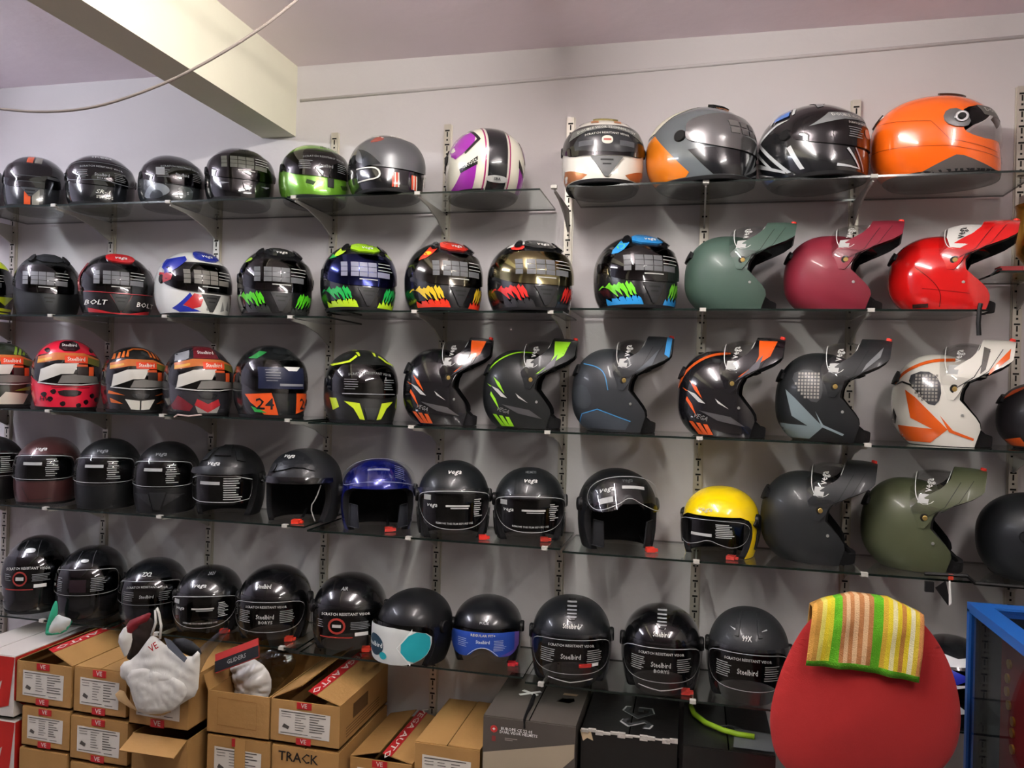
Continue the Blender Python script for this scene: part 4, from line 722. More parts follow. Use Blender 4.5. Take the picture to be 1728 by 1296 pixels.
h = H(R4, (703, 777, 828, 912), 2, 'of', 'matt black open-face helmet with bubble visor and red buckle at its side', '#15181a', .38, .15, smax=.95); bubble(h); vega_logo(h, 21.4, 0, 2.0); strap(h, 9.5, 9.8, '#d8342a', 1)
h = H(R4, (832, 788, 956, 915), 2, 'of', 'matt black open-face helmet with bubble visor and two crown seams', '#16191b', .38, .15, smax=.94); bubble(h); vega_logo(h, 20.8, 0, 2.0); h.txt('HELMETS', 'F', 0, 23.2, .9, '#7d8082'); h.dec('crown_seam', ribbon([(-5.6, 16.6), (-5.0, 21), (-3.8, 24)], .16, False), 'F', '#0a0b0b', sym=True); strap(h, 8.5, 5.0, '#b8382c')
h = H(R4, (975, 783, 1113, 925), 14, 'of', 'matt black open-face helmet with goggle visor flipped up over an empty face opening', '#131416', .4, .15, raised=32, vz=(4.6, 16.4), notch=3.6, um=72, bottom=.2)
outline_film(h, [(-56, 8), (-40, 5.4), (-14, 6.4), (0, 9.0), (14, 6.4), (40, 5.4), (56, 8), (62, 12), (50, 15.6), (0, 16), (-50, 15.6), (-62, 12)], '#aeb0af', .17); h.txt('vega', 'F', -6.2, 12.0, 2.4, '#b9bbb9', 'v', slant=.3); h.dec('film_header', rect(-2, 11.6, 5, 12.6), 'F', mat('#b0b2b0', .5), 'v', off=.16); h.dec('film_code', rect(-8.6, 7.6, -5, 9.4), 'F', mat('#a5a7a5', .5), 'v', off=.16); vega_logo(h, 21.6, 1, 1.5, '#606264'); strap(h, 10.5, 8.2, '#e03c2e', 1)
for sg in (-1, 1): h.dec('cheek_pad', [(sg*6.4, 1), (sg*9.8, 1.4), (sg*9.6, 9.6), (sg*7.0, 9.2)], 'F', mat('#202123', .9), off=-1.2, thick=.6)
h = H(R4, (1145, 820, 1284, 945), -14, 'of', 'bright yellow open-face helmet with goggle-shaped clear visor', '#ffdc0c', .22, .7, smax=.92, vz=(3.4, 14.6), notch=2.6, um=72, bottom=.25, bulge=1.4)
outline_film(h, [(-58, 7), (-36, 4.4), (-14, 5.6), (0, 7.2), (14, 5.6), (36, 4.4), (58, 7), (62, 13.4), (0, 14.2), (-62, 13.4)], '#aeb0af', .17); h.dec('film_small_print', lines(2.0, 7.6, 8.2, 12.6, 8, .3, .4)+[rect(-6, 8.2, 1, 9.2)], 'F', mat('#b5b7b5', .5), 'v', off=.16); vega_logo(h, 17.2, -2.0, 2.2, '#cfc9a0'); strap(h, 9.5, 6.0, '#c9443c')
h.dec('visor_arm', [(70, 12), (84, 15), (96, 13), (92, 8), (80, 3), (84, 10)], 'U', BLK, thick=.6, sym=True)
h = H(R4, (1283, 775, 1481, 955), 88, 'mod', 'matt black flip-up helmet with chin bar raised, beside the yellow helmet', '#232526', .42, .1); mod_common(h)
h = H(R4, (1452, 788, 1666, 970), 88, 'mod', 'matt olive flip-up helmet with chin bar raised', '#474c36', .42, .1); mod_common(h, tone='#23271a')
h = H(R4, (1645, 815, 1870, 980), 70, 'ff', 'matt black helmet partly in view at the right end of the fourth shelf', '#17191b', .42, .1, vis=SMOKE)

# ---- row 5: the lowest shelf
R5 = 4
def ring_film(h, y=-2.4, z=12.6, head='SCRATCH RESISTANT VISOR'):
    h.txt(head, 'F', 0, 16.2, 1.25, '#c3c3bf', on='v', bend=.008); c = [(y+2.5*math.cos(a), z+2.3*math.sin(a)) for a in np.linspace(0, 2*math.pi, 17)[:-1]]
    h.dec('film_ring', ribbon(c, .6), 'F', mat('#8a2f2a', .5), 'v', off=.16); h.dec('film_ring_label', rect(y-1.5, z-.6, y+1.5, z+.6), 'F', FW, 'v', off=.2); h.dec('film_small_print', lines(2, 8.4, 11.8, 14, 5)+lines(-8.6, -5.6, 12, 14, 4), 'F', GREY, 'v', off=.16); h.dec('film_white_tag', rect(2.8, 9.4, 7, 10.6), 'F', WHT, 'v', off=.18); h.dec('film_red_line', rect(-8, 8.6, 2.6, 9.0), 'F', mat('#8a2f2a', .5), 'v', off=.16)
h = H(R5, (3, 903, 122, 1037), -16, 'ff', 'black full-face helmet with red ring film and oval silver badge', '#0f1012', .2, .7, vis=DARKV); ring_film(h); h.dec('badge', chaikin([(-1.8, 21.0), (1.8, 21.0), (1.8, 22.4), (-1.8, 22.4)], 2), 'F', mat('#c9c9c6', .3, .5), off=.3); h.dec('crown_seam', ribbon([(-3, 19.8), (-2.4, 24.6)], .2, False), 'F', '#4d4e50', sym=True)  # crown ridge lines in paler grey, the edges' reflection put into their colour
h = H(R5, (93, 915, 216, 1045), -16, 'ff', 'black full-face helmet with outlined film above the green face mask', '#0f1012', .22, .6, vis=DARKV); outline_film(h, VO, '#a5a7a6', .17); h.dec('film_small_print', lines(3.4, 8.6, 11.4, 16, 8, .26)+lines(-9, -6.6, 11.4, 16, 8, .26), 'F', GREY, 'v', off=.16); h.dec('badge', chaikin([(-1.4, 21.2), (1.4, 21.2), (1.4, 22.2), (-1.4, 22.2)], 2), 'F', mat('#c9c9c6', .3, .5), off=.3); h.dec('crown_seam', ribbon([(-3, 19.8), (-2.4, 24.6)], .2, False), 'F', '#4d4e50', sym=True); h.dec('film_dark_panel', rect(-4, 11, 2, 15.6), 'F', mat('#22151a', .4), 'v', off=.12)  # crown ridges again, light caught on their edges painted as the paler grey
h = H(R5, (198, 918, 321, 1040), -12, 'ff', 'black full-face helmet lettered ZX2 above the white plastic bag', '#0e1013', .24, .6, vis=DARKV, smax=.92, Y=-.15); steel_film(h, c='#a5a7a6'); outline_film(h, VO, '#85888a', .17); h.txt('ZX2', 'F', -.6, 21.2, 1.9, '#dcdcd8', slant=.2)
h = H(R5, (288, 945, 413, 1065), -12, 'of', 'black open-face helmet with outlined bubble visor, red buckle behind the film', '#0f1011', .25, .6, Y=-.18, smax=.92); bubble(h); vega_logo(h, 19.2, -1, 2.0); h.txt('2021', 'F', 2, 22.8, 1.2, '#8a8c8e', slant=.3); strap(h, 8.5, 7.2, '#d2382c')
SFI = [(-60, 8.4), (-44, 5.4), (0, 4.8), (44, 5.4), (60, 8.4), (64, 14.6), (0, 15.4), (-64, 14.6)]
def steel_bubble(h, logo='Steelbird', sub=None, c='#b7b8b5'):
    h.txt('SCRATCH RESISTANT VISOR', 'F', 0, 13.6, 1.05, c, on='v', bend=.006); h.txt(logo, 'F', 0, 10.2, 2.2, c, on='v', wscale=.75)
    if sub: h.txt(sub, 'F', .2, 8.3, 1.5, c, on='v')
    h.dec('film_small_print', lines(-9, -4.6, 8.2, 12, 7, .26)+lines(4.6, 9, 8.2, 12, 7, .26), 'F', mat('#8d8f8d', .5), 'v', off=.16); outline_film(h, SFI, '#a5a7a6', .17)
h = H(R5, (397, 952, 526, 1085), -12, 'of', 'glossy black open-face helmet with smoked bubble visor, above the open white-bag carton', '#0d0d0f', .16, .8, vis=FILMV); steel_bubble(h, sub='BORYS'); h.txt('Steelbird', 'F', -1.6, 19.4, 1.9, '#e0e0da', wscale=.7); strap(h, 9, 6.8, '#d6402e')
h = H(R5, (525, 953, 653, 1090), -6, 'of', 'glossy black open-face helmet with red ring on its visor film', '#0e0e10', .2, .7, vis=FILMV, Y=-.15)
h.txt('SCRATCH RESISTANT VISOR', 'F', 0, 14.4, 1.2, '#cfcfca', on='v', bend=.006); c = [(-2.6+2.5*math.cos(a), 10.4+2.4*math.sin(a)) for a in np.linspace(0, 2*math.pi, 17)[:-1]]
h.dec('film_ring', ribbon(c, .7), 'F', mat('#9a352c', .5), 'v', off=.16); h.dec('film_ring_label', rect(-4, 9.9, -1.2, 10.9), 'F', FW, 'v', off=.2); h.dec('film_small_print', lines(1.6, 8, 9.4, 11.6, 5)+lines(-9, -6.4, 9.8, 12, 4), 'F', GREY, 'v', off=.16); h.dec('film_white_tag', rect(3.2, 7.0, 7.2, 8.2), 'F', WHT, 'v', off=.18); h.dec('film_red_line', rect(-8, 6.4, 2.6, 6.8), 'F', mat('#9a352c', .5), 'v', off=.16); h.txt('AIR', 'F', -1, 21.2, 1.4, '#9a9c9c', slant=.3); strap(h, 9.5, 6.4, '#e0442e')
h = H(R5, (627, 982, 766, 1117), -34, 'of', 'matt black open-face helmet with white and turquoise paper over its visor', '#131416', .4, .2, bulge=2.4, vz=(1.6, 16.0), Y=-.22, smax=.95)
h.dec('visor_paper', chaikin([(-66, 4.6), (-34, 2.2), (0, 1.8), (34, 2.2), (58, 4.4), (66, 8), (66, 12.4), (30, 14.4), (0, 15.0), (-66, 14.2)], 1), 'U', mat('#cfd3cf', .5), 'v', off=.12); h.dec('turquoise_panel', chaikin([(15, 8), (36, 14.0), (62, 12.6), (65, 8), (57, 4.6), (36, 2.5)], 1), 'U', mat('#25a3ad', .45), 'v', off=.2)
h.dec('turquoise_edge', ribbon([(36, 14.2), (14, 8), (36, 2.3)], 1.2, False), 'U', mat('#e6ebe8', .5), 'v', off=.16); c = [(-24+19*math.cos(a), 7.8+3.8*math.sin(a)) for a in np.linspace(0, 2*math.pi, 25)[:-1]]; h.dec('navy_disc', c, 'U', mat('#1d3a4a', .45), 'v', off=.2); c = [(-6+6*math.cos(a), 4.6+1.3*math.sin(a)) for a in np.linspace(0, 2*math.pi, 17)[:-1]]; h.dec('turquoise_dot', c, 'U', mat('#25a3ad', .45), 'v', off=.26); h.txt('Steelbird', 'U', -24, 8.0, 2.4, '#e2e6e2', 'v', wscale=4.2, off=.35)
h = H(R5, (762, 990, 881, 1112), -6, 'of', 'black open-face helmet with blue and violet printed goggle visor', '#0f1115', .28, .5, Y=-.135, smax=.93, vz=(2.6, 15.6), notch=4.0, um=76, bottom=.25, bulge=1.6)
vp = [(-66, 13.4), (-64, 7.4), (-44, 4.6), (-20, 5.0), (-9, 7.8), (0, 8.7), (9, 7.8), (20, 5.0), (44, 4.6), (64, 7.4), (66, 13.4), (30, 14.6), (-30, 14.6)]
h.dec('visor_print', chaikin(vp, 1), 'U', mat('#27479b', .35), 'v', off=.12); h.dec('violet_fade', [[(52+i*3.0, 6.0+i*.6), (55.4+i*3.0, 6.4+i*.6), (55.4+i*3.0, 13.6-i*.1), (52+i*3.0, 13.8-i*.1)] for i in range(4)], 'U', mat('#6a4f9a', .35), 'v', off=.18); h.dec('violet_fade', [(24, 5.2), (44, 4.9), (56, 6.4), (50, 7.0)], 'U', mat('#5a4a9c', .35), 'v', off=.18)
h.dec('nose_edge', ribbon(chaikin([(-22, 5.4), (-10, 8.0), (0, 8.9), (10, 8.0), (22, 5.4)], 1, False), .3, False), 'U', mat('#b9c4dc', .4), 'v', off=.2); h.txt('REGULAR FIT+', 'F', 0, 13.4, 1.3, '#d9cfb0', 'v'); h.txt('Steelbird', 'F', 0, 10.9, 1.9, '#dfe3e8', 'v', wscale=.7); h.dec('film_small_print', lines(3.6, 7.8, 7.6, 11.4, 7)+lines(-9, -5, 8.6, 11.6, 5), 'F', mat('#a9b4d2', .5), 'v', off=.2); h.txt('PULSE', 'F', 0, 17.2, 1.2, '#b9bbbd'); strap(h, 9, 9.6, '#b5262e')
h = H(R5, (897, 1003, 1031, 1157), 0, 'of', 'satin black open-face helmet with ribbed crown strip and long clear visor', '#14171a', .34, .3, vis=FILMV, vz=(1.0, 16.6)); steel_bubble(h); h.txt('Steelbird', 'F', -.2, 18.2, 1.9, '#e0e0da', wscale=.7)
def crown_strip(h, c='#0d0e0f'):
    h.dec('crown_strip', chaikin([(-1.7, 19.8), (1.7, 19.8), (1.9, 24.3), (-1.9, 24.3)], 1), 'F', c, thick=.25); h.dec('crown_ribs', [rect(-1.4, 20.4+i*.8, 1.4, 20.7+i*.8) for i in range(5)], 'F', mat('#8d9092', .3), off=.42); h.dec('lower_visor_line', ribbon([(-6.5, 3.4), (0, 2.4), (6.5, 3.4)], .3, False), 'F', mat('#c3c4c0', .4), 'v', off=.16)
crown_strip(h); h.dec('film_red_tag', rect(2.4, 7.0, 6, 8.2), 'F', mat('#b0302a', .5), 'v', off=.2); h.dec('film_white_tag', rect(6.2, 7.2, 8, 8.1), 'F', WHT, 'v', off=.2)
h = H(R5, (1047, 1017, 1186, 1172), 0, 'of', 'glossy black open-face helmet with ribbed crown strip and long clear visor', '#0c0c0e', .12, .9, vis=FILMV, smax=.98, vz=(1.0, 16.6)); steel_bubble(h, sub='BORYS'); h.txt('Steelbird', 'F', -.2, 18.2, 1.9, '#e0e0da', wscale=.7); crown_strip(h); strap(h, 9.5, 7.6, '#d2443a')
h = H(R5, (1190, 1023, 1336, 1190), 0, 'of', 'matt dark grey open-face helmet lettered 99X, beside the red chair', '#26282a', .45, .1, vis=FILMV, smax=.97, vz=(1.0, 16.6)); steel_bubble(h); h.txt('99X', 'F', -.4, 18.4, 2.0, '#dededa', wscale=.8)
h.dec('silver_mark', [[(-5.6, 20.8), (-3.2, 19.8), (-3.4, 20.4)], [(2.4, 20.0), (5.4, 20.6), (5.2, 20.9)]], 'F', '#b5b7b8'); h.dec('crown_ridge', [(4, 18.8), (2.8, 18.8), (2.2, 24), (3, 24)], 'F', '#26282a', thick=.3, sym=True)
h = H(R5, (1530, 1045, 1680, 1210), 0, 'ff', 'black helmet with blue and white graphics standing between the red chair and the blue case', '#16171a', .25, .6, vis=SMOKE)
h.dec('white_patch', [[(-9, 20), (-4, 22.6), (2, 21.4), (8, 22.4), (9, 19.8), (0, 19.2)], [(-4, 7.4), (2, 8.4), (5, 6), (0, 4.6)]], 'F', '#cfd2d4', off=.5); h.dec('blue_patch', [[(-7, 16.6), (0, 18.8), (6, 16.8), (2, 14.6)]], 'F', '#2832a0', 'v'); h.dec('white_patch', [[(-9, 16.4), (-6, 15.4), (2, 13.4), (10, 15.6), (2, 14.4), (-7, 16.8)]], 'F', '#cfd2d4', 'v', off=.2)

# rails and brackets are told apart by the helmet they stand behind or carry
def short(l):
    for w in (' with ', ' seen ', ' turned ', ' under ', ' lettered ', ' at ', ', ', ' above ', ' partly '): l = l.split(w)[0]
    return l
def near(k, x, used):
    for d, q in sorted((abs(X-x), i) for i, (kk, X, l) in enumerate(HELM) if kk == k):
        if q not in used: used.add(q); return HELM[q][2]
used = {k: set() for k in range(5)}; ur = set()
def trim16(t): return ' '.join(t.split()[:16])
for x, t in RAILS[:8]: t['label'] = trim16('slotted upright rail behind the '+near(0, x, ur))
for k, x, t in BRK: t['label'] = trim16('bracket carrying the '+near(k, x, used[k]))

# ------------------------------------------------------------------ flat print helpers
def flat_text(s, org, xd, yd, size, mt, parent, name='lettering', slant=0):
    V, FA = textmesh(s); xd = np.array(xd, float); yd = np.array(yd, float); org = np.array(org, float)
    P = [org+xd*(v[0]+slant*v[1])*size+yd*v[1]*size for v in V]
    return mk(name, P, FA, mt, parent)
def quadpatch(name, org, xd, yd, polys, mt, parent, kind=None):
    mb = MB(); org = np.array(org, float); xd = np.array(xd, float); yd = np.array(yd, float)
    for p in polys: mb.add([org+xd*a+yd*b for a, b in p], [tuple(range(len(p)))])
    o = mb.build(name, mt, parent)
    if kind: o['kind'] = kind
    return o
def rotx(p, c, a, ax):
    R_ = Matrix.Rotation(a, 3, ax); return R_ @ (Vector(p)-Vector(c))+Vector(c)

# ------------------------------------------------------------------ cartons
KRAFT = mat('#a57e4a', .75, bump=.1, bscale=60, var=.12, vscale=9); KRAFTD = mat('#8c6234', .8, var=.1); PAPER = mat('#d4cfc4', .6, var=.03); INK = mat('#55504a', .7); TAPE = mat('#b3272a', .35); TWHITE = mat('#dccfc6', .5)
def flap(t, W, D, Hh, side, ang, mt=KRAFT, wd=None, tape=None):
    """a top flap hinged along the left/right/front edge; ang 0 = closed flat"""
    a = math.radians(ang); wd = wd or (W/2-.002 if side in 'lr' else D*.3); th = .003
    mb = MB()
    if side in 'lr':
        sg = 1 if side == 'l' else -1; hx = -sg*W/2
        lo = (min(hx, hx+sg*wd), 0.003, Hh); hi = (max(hx, hx+sg*wd), D-.003, Hh+th); R_ = Matrix.Rotation(-a*sg, 3, 'Y'); org = (hx, 0, Hh)
    else:
        lo = (-W/2+.004, 0, Hh); hi = (W/2-.004, wd, Hh+th); R_ = Matrix.Rotation(a, 3, 'X'); org = (0, 0, Hh)
    mb.box(lo, hi, 0, R_, org); f = mb.build('flap', mt, t)
    if tape and side in 'lr':
        e = hx+sg*wd; mb = MB(); mb.box((min(e, e-sg*tape), .001, Hh+th), (max(e, e-sg*tape), D-.001, Hh+th+.0012), 0, R_, org); tp = mb.build('edge_tape', TAPE, f)
        V, FA = textmesh('VEGA AUTO'); P = [R_ @ (Vector((e-sg*tape*(.5-sg*v[1]*.8), D*.5+v[0]*.07*sg, Hh+th+.0022))-Vector(org))+Vector(org) for v in V]
        mk('tape_lettering', P, FA, TWHITE, f)
    return f
def carton(label, px, Y, flaps=(('l', 0), ('r', 0)), paper=True, tape=True, mt=KRAFT, depth=None, top=None, bottom=None, text=None, name='cardboard_box', group='cartons under the shelves', tape_on=None, body_label=None, side_print=False):
    xl, xr, yt, yb = px; xm = (xl+xr)/2
    A = atY(xl, (yt+yb)/2, Y); B = atY(xr, (yt+yb)/2, Y); z1 = atY(xm, yt, Y)[2] if top is None else top; z0 = atY(xm, yb, Y)[2] if bottom is None else bottom
    W = B[0]-A[0]; D = depth or (-Y-.03); Hh = z1-z0; t = empty(name, ((A[0]+B[0])/2, Y, z0)); tag(t, label, 'box', group)
    mb = MB(); e = .004
    mb.box((-W/2, 0, 0), (W/2, e, Hh)); mb.box((-W/2, D-e, 0), (W/2, D, Hh)); mb.box((-W/2, e, 0), (-W/2+e, D-e, Hh)); mb.box((W/2-e, e, 0), (W/2, D-e, Hh)); mb.box((-W/2, 0, 0), (W/2, D, e))
    b = mb.build('body', mt, t)
    for f in flaps: flap(t, W, D, Hh, f[0], f[1], mt, None if len(f) < 3 else f[2], tape_on if tape_on and f[0] == 'r' else None)
    if tape:
        for z_, h_ in ((Hh*.84, Hh*.16), (0, Hh*.16)):
            tp = boxobj('tape', (-.028, -.0016, z_), (.022, 0, z_+h_-.001), TAPE, t); flat_text('VE', (-.003, -.0024, z_+h_*.5), (1, 0, 0), (0, 0, 1), h_*.9, TWHITE, tp, 'tape_lettering')
    if paper:
        pl = quadpatch('paper_label', (0, -.0012, 0), (1, 0, 0), (0, 0, 1), [[(-W*.38, Hh*.2), (W*.36, Hh*.17), (W*.37, Hh*.77), (-W*.38, Hh*.8)]], PAPER, t)
        ls = [rect(-W*.35, Hh*.735, W*.3, Hh*.755), rect(-W*.35, Hh*.24, W*.05, Hh*.255), rect(W*.1, Hh*.225, W*.25, Hh*.24)]
        for q in range(7): z = Hh*(.68-.058*q); ls += [rect(-W*.14, z, -W*.14+W*random.uniform(.08, .16), z+Hh*.013), rect(W*.07, z-.001, W*.07+W*random.uniform(.1, .26), z+Hh*.012)]+([rect(-W*.34, z, -W*.2, z+Hh*.012)] if q < 2 else [])
        ls.append([(-W*.33, Hh*.38), (-W*.24, Hh*.33), (-W*.22, Hh*.4), (-W*.3, Hh*.46)]); quadpatch('label_print', (0, -.002, 0), (1, 0, 0), (0, 0, 1), ls, INK, pl, 'stuff')
    if side_print:
        quadpatch('side_print', (W/2+.001, 0, 0), (0, 1, 0), (0, 0, 1), [rect(D*.25, Hh*.45, D*.55, Hh*.8)]+[rect(D*.12, Hh*(.14+.07*q), D*.8, Hh*(.16+.07*q)) for q in range(4)], mat('#5c4122', .8), t, 'stuff')
    if text: flat_text(text, (-W*.1, -.0015, Hh*.8), (1, 0, 0), (0, 0, 1), .042, mat('#1c1712', .7), t, 'marker_lettering')
    return t, W, D, Hh, z0, (A[0]+B[0])/2
def stack_down(label, xl, xr, yb, Y, n, h, mt=KRAFT, name='cardboard_box'):
    """plain cartons under the visible ones, down to the floor"""
    z = atY((xl+xr)/2, yb, Y)[2]; hh = z/n
    for i in range(n): carton(label % ['standing on the floor', 'in the second layer', 'in the third layer', 'in the fourth layer'][i], (xl, xr, yb, yb), Y, (('l', 0), ('r', 0)), paper=False, tape=False, mt=mt, bottom=i*hh+.0002, top=(i+1)*hh-.0045, name=name)
YL, YM = -.46, -.42
carton('brown carton with lifted taped flap, left end of the upper layer', (28, 120, 1120, 1191), YL, (('l', 24), ('r', 26)), tape_on=.022)
carton('brown carton of the lower layer under the lifted taped flap carton', (37, 117, 1197, 1263), YL)
stack_down('plain brown carton under the lifted flap stack, %s', 33, 113, 1266, YL, 3, .19)
carton('brown carton with folded flap strip, left of the white plastic bag', (125, 213, 1131, 1207), YL, (('l', 1), ('r', 1)))
carton('brown carton of the lower layer left of the open-flap carton', (119, 215, 1214, 1287), YL, (('l', 0), ('r', 0)))
stack_down('plain brown carton left of the open-flap stack, %s', 119, 217, 1291, YL, 3, .19)
carton('brown carton behind the hanging white plastic bag', (219, 318, 1141, 1228), YL, (('l', 3), ('r', 8)))
carton('brown carton with front flap bent open under the white bag carton', (222, 316, 1243, 1322), YL, (('f', 203, .07),), paper=False, tape=False)
stack_down('plain brown carton below the bent flap carton, %s', 222, 316, 1326, YL, 2, .2)
t, W, D, Hh, z0, xc = carton('open brown carton filled with a white wrapped bundle', (350, 454, 1171, 1243), YM, (('l', 112, .05),), paper=False, tape=False)
quadpatch('pressed_outline', (0, -.001, 0), (1, 0, 0), (0, 0, 1), ribbon([(-W*.33, Hh*.22), (W*.3, Hh*.2), (W*.3, Hh*.84), (-W*.33, Hh*.86)], .0018), KRAFTD, t)
OPENC = (xc, W, D, z0, Hh)
t, W, D, Hh, z0, xc = carton('brown carton with torn tape over its paper label', (349, 455, 1247, 1332), YM, (('l', 0), ('r', 0)), tape=False)
boxobj('kraft_tape', (-.012, -.003, Hh*.35), (.026, -.0021, Hh), mat('#b08850', .5), t); boxobj('tape', (-.022, -.0032, Hh*.84), (-.01, -.0005, Hh), TAPE, t)
stack_down('plain brown carton under the torn tape carton, %s', 349, 455, 1336, YM, 2, .2)
carton('brown carton with both flaps half open and red taped edge', (457, 573, 1186, 1258), YM, (('l', 26), ('r', 17)), tape_on=.03, side_print=True)
carton('brown carton marked TRACK in black pen', (458, 571, 1265, 1345), YM, (('l', 0), ('r', 0)), paper=False, tape=False, text='TRACK')
stack_down('plain brown carton under the one marked in black pen, %s', 458, 571, 1349, YM, 2, .2)
carton('low brown carton with red tape along its peaked flaps', (590, 694, 1284, 1360), -.37, (('l', 14), ('r', 12)), tape_on=.03)
stack_down('plain brown carton under the peaked flap carton, %s', 590, 694, 1364, -.37, 2, .2)
carton('closed brown carton with paper label beside the grey box', (699, 809, 1260, 1350), -.38, (('l', 0), ('r', 1)), tape=False)
stack_down('plain brown carton under the closed one beside the grey box, %s', 699, 809, 1354, -.38, 2, .2)
GBX = mat('#4b4640', .6, var=.1); BBX = mat('#141413', .32, bump=.15, bscale=12)
t, W, D, Hh, z0, xc = carton('dark grey box with pale wedge print and crossed white tape on its lid', (814, 970, 1218, 1345), -.40, (('l', 0),), paper=False, tape=False, mt=GBX, name='printed_box')
quadpatch('pale_wedge', (0, -.001, 0), (1, 0, 0), (0, 0, 1), [[(-W/2+.002, Hh*.22), (-W/2+.002, Hh*.52), (W/2-.002, Hh*.78), (W/2-.002, Hh*.6), (W*.02, .0)]], mat('#a0947e', .6), t)
quadpatch('red_dot', (-W*.38, -.001, Hh*.85), (1, 0, 0), (0, 0, 1), [[(.011*math.cos(a), .011*math.sin(a)) for a in np.linspace(0, 6.28, 17)[:-1]]], mat('#b0302c', .5), t)
quadpatch('red_bar', (-W*.38, -.001, Hh*.72), (1, 0, 0), (0, 0, 1), [rect(-.006, -.008, .006, .008)], mat('#7c2f2c', .6), t)
quadpatch('white_cross', (-W*.38, -.0016, Hh*.85), (1, 0, 0), (0, 0, 1), [[(-.0012, -.004), (.0012, -.004), (.0012, -.0012), (.004, -.0012), (.004, .0012), (.0012, .0012), (.0012, .004), (-.0012, .004), (-.0012, .0012), (-.004, .0012), (-.004, -.0012), (-.0012, -.0012)]], WHT, t)
flat_text('EUROPE CE 22 05', (-W*.13, -.0012, Hh*.865), (1, 0, 0), (0, 0, 1), .0125, WHT, t); flat_text('DUAL VISOR HELMETS', (-W*.11, -.0012, Hh*.82), (1, 0, 0), (0, 0, 1), .0115, WHT, t); quadpatch('small_print', (-W*.2, -.0012, Hh*.73), (1, 0, 0), (0, 0, 1), [rect(-.016, .002, .022, .004), rect(-.016, -.003, .008, -.001)], mat('#9a9288', .6), t, 'stuff')
for a_, l_ in ((.62, .075), (-.5, .06)):
    mb = MB(); mb.box((-l_/2, -.006, 0), (l_/2, .006, .0012), 0, Matrix.Rotation(a_, 3, 'Z')); o = mk('white_tape', [(v[0]-W*.14, v[1]+D*.55, v[2]+Hh+.0032+(.001 if a_ < 0 else 0)) for v in mb.V], mb.F, WHT, t)
mb = MB(); mb.tube([(-W*.08, D*.5, Hh+.006), (-W*.06, D*.3, Hh+.006), (-W*.06, D*.1, Hh+.005), (-W*.05, .0, Hh+.004), (-W*.045, -.002, Hh-.02)], [.006, .007, .004, .004, .003], 6); mb.build('black_tie', BLK, t)
hp = [(W*.3+a, D*.5+b) for a, b in ((-.03, -.02), (.01, -.024), (.026, -.004), (.02, .022), (-.018, .016))]; x0_, x1_, y0_, y1_ = .002, W/2, .003, D-.003; oq = [(x0_, y0_), (x1_, y0_), (x1_, D*.5), (x1_, y1_), (x0_, y1_)]
VV = [(a, b, z) for z in (Hh, Hh+.003) for a, b in oq+hp]; FA = []
for q in range(5):
    r_ = (q+1) % 5; FA += [(10+q, 10+r_, 15+r_, 15+q), (q, 5+q, 5+r_, r_), (q, r_, 10+r_, 10+q), (5+q, 15+q, 15+r_, 5+r_)]
mk('flap', VV, FA, GBX, t)
quadpatch('torn_edge', (W*.32, D*.62, Hh+.005), (1, 0, 0), (0, 1, 0), [[(-.024, -.012), (.02, -.012), (.024, .004), (-.022, .006)]], mat('#a08a70', .8), t)
stack_down('plain dark box under the grey printed box, %s', 814, 970, 1349, -.40, 1, .2, GBX, 'printed_box')
t, W, D, Hh, z0, xc = carton('glossy black box with outlined grey letters on its lid, torn white edge', (979, 1142, 1243, 1350), -.36, (('l', 0), ('r', 0)), paper=False, tape=False, mt=BBX, name='printed_box')
flat_text('SG', (W*.08, D*.42, Hh+.0036), (0, 1, 0), (-1, 0, 0), .14, mat('#9a9c9a', .5), t, 'letter_outline'); flat_text('SG', (W*.08, D*.42, Hh+.0046), (0, 1, 0), (-1, 0, 0), .127, mat('#333536', .5), t)
mb = MB()
for q in range(14):
    x = -W/2+W*q/13
    if q < 13: mb.box((x, -.004, Hh-.002+.004*math.sin(q*2.1)), (x+W/13+.001, .006, Hh+.006+.003*math.sin(q*1.7)))
o = mb.build('worn_edge', mat('#b9b4ac', .4, bump=.4, bscale=80), t); o['kind'] = 'stuff'
quadpatch('torn_corner', (-W*.44, -.0022, Hh-.012), (1, 0, 0), (0, 0, 1), [[(-.02, .016), (.012, .016), (.02, -.012), (.002, -.006), (-.01, -.016)]], mat('#cbb493', .7), t)
quadpatch('gold_label', (W*.22, -.0016, Hh*.2), (1, 0, 0), (0, 0, 1), [rect(-.045, -.05, .05, .04)], mat('#a5873c', .35, .4), t); quadpatch('red_panel', (-W*.28, -.0016, Hh*.02), (1, 0, 0), (0, 0, 1), [rect(-.05, 0, .04, .03)], mat('#7c2a22', .5), t)
stack_down('plain black box under the outlined letter box, %s', 979, 1142, 1354, -.36, 1, .2, BBX, 'printed_box')
t, W, D, Hh, z0, xc = carton('glossy black box half behind the red chair, bright green band on top', (1151, 1308, 1268, 1370), -.36, (('l', 0), ('r', 0)), paper=False, tape=False, mt=BBX, name='printed_box')
flat_text('0', (W*.05, D*.45, Hh+.0036), (0, 1, 0), (-1, 0, 0), .12, mat('#8f918f', .5), t, 'letter_outline'); flat_text('0', (W*.05, D*.45, Hh+.0046), (0, 1, 0), (-1, 0, 0), .104, mat('#303233', .5), t)
quadpatch('grey_sheet', (W*.25, D*.12, Hh+.0055), (1, 0, 0), (0, 1, 0), [[(-.05, -.02), (.06, -.02), (.07, .1), (-.04, .11)]], mat('#5a5e60', .3), t)
tb = t
mb = MB(); zt = z0+Hh+.004+.009
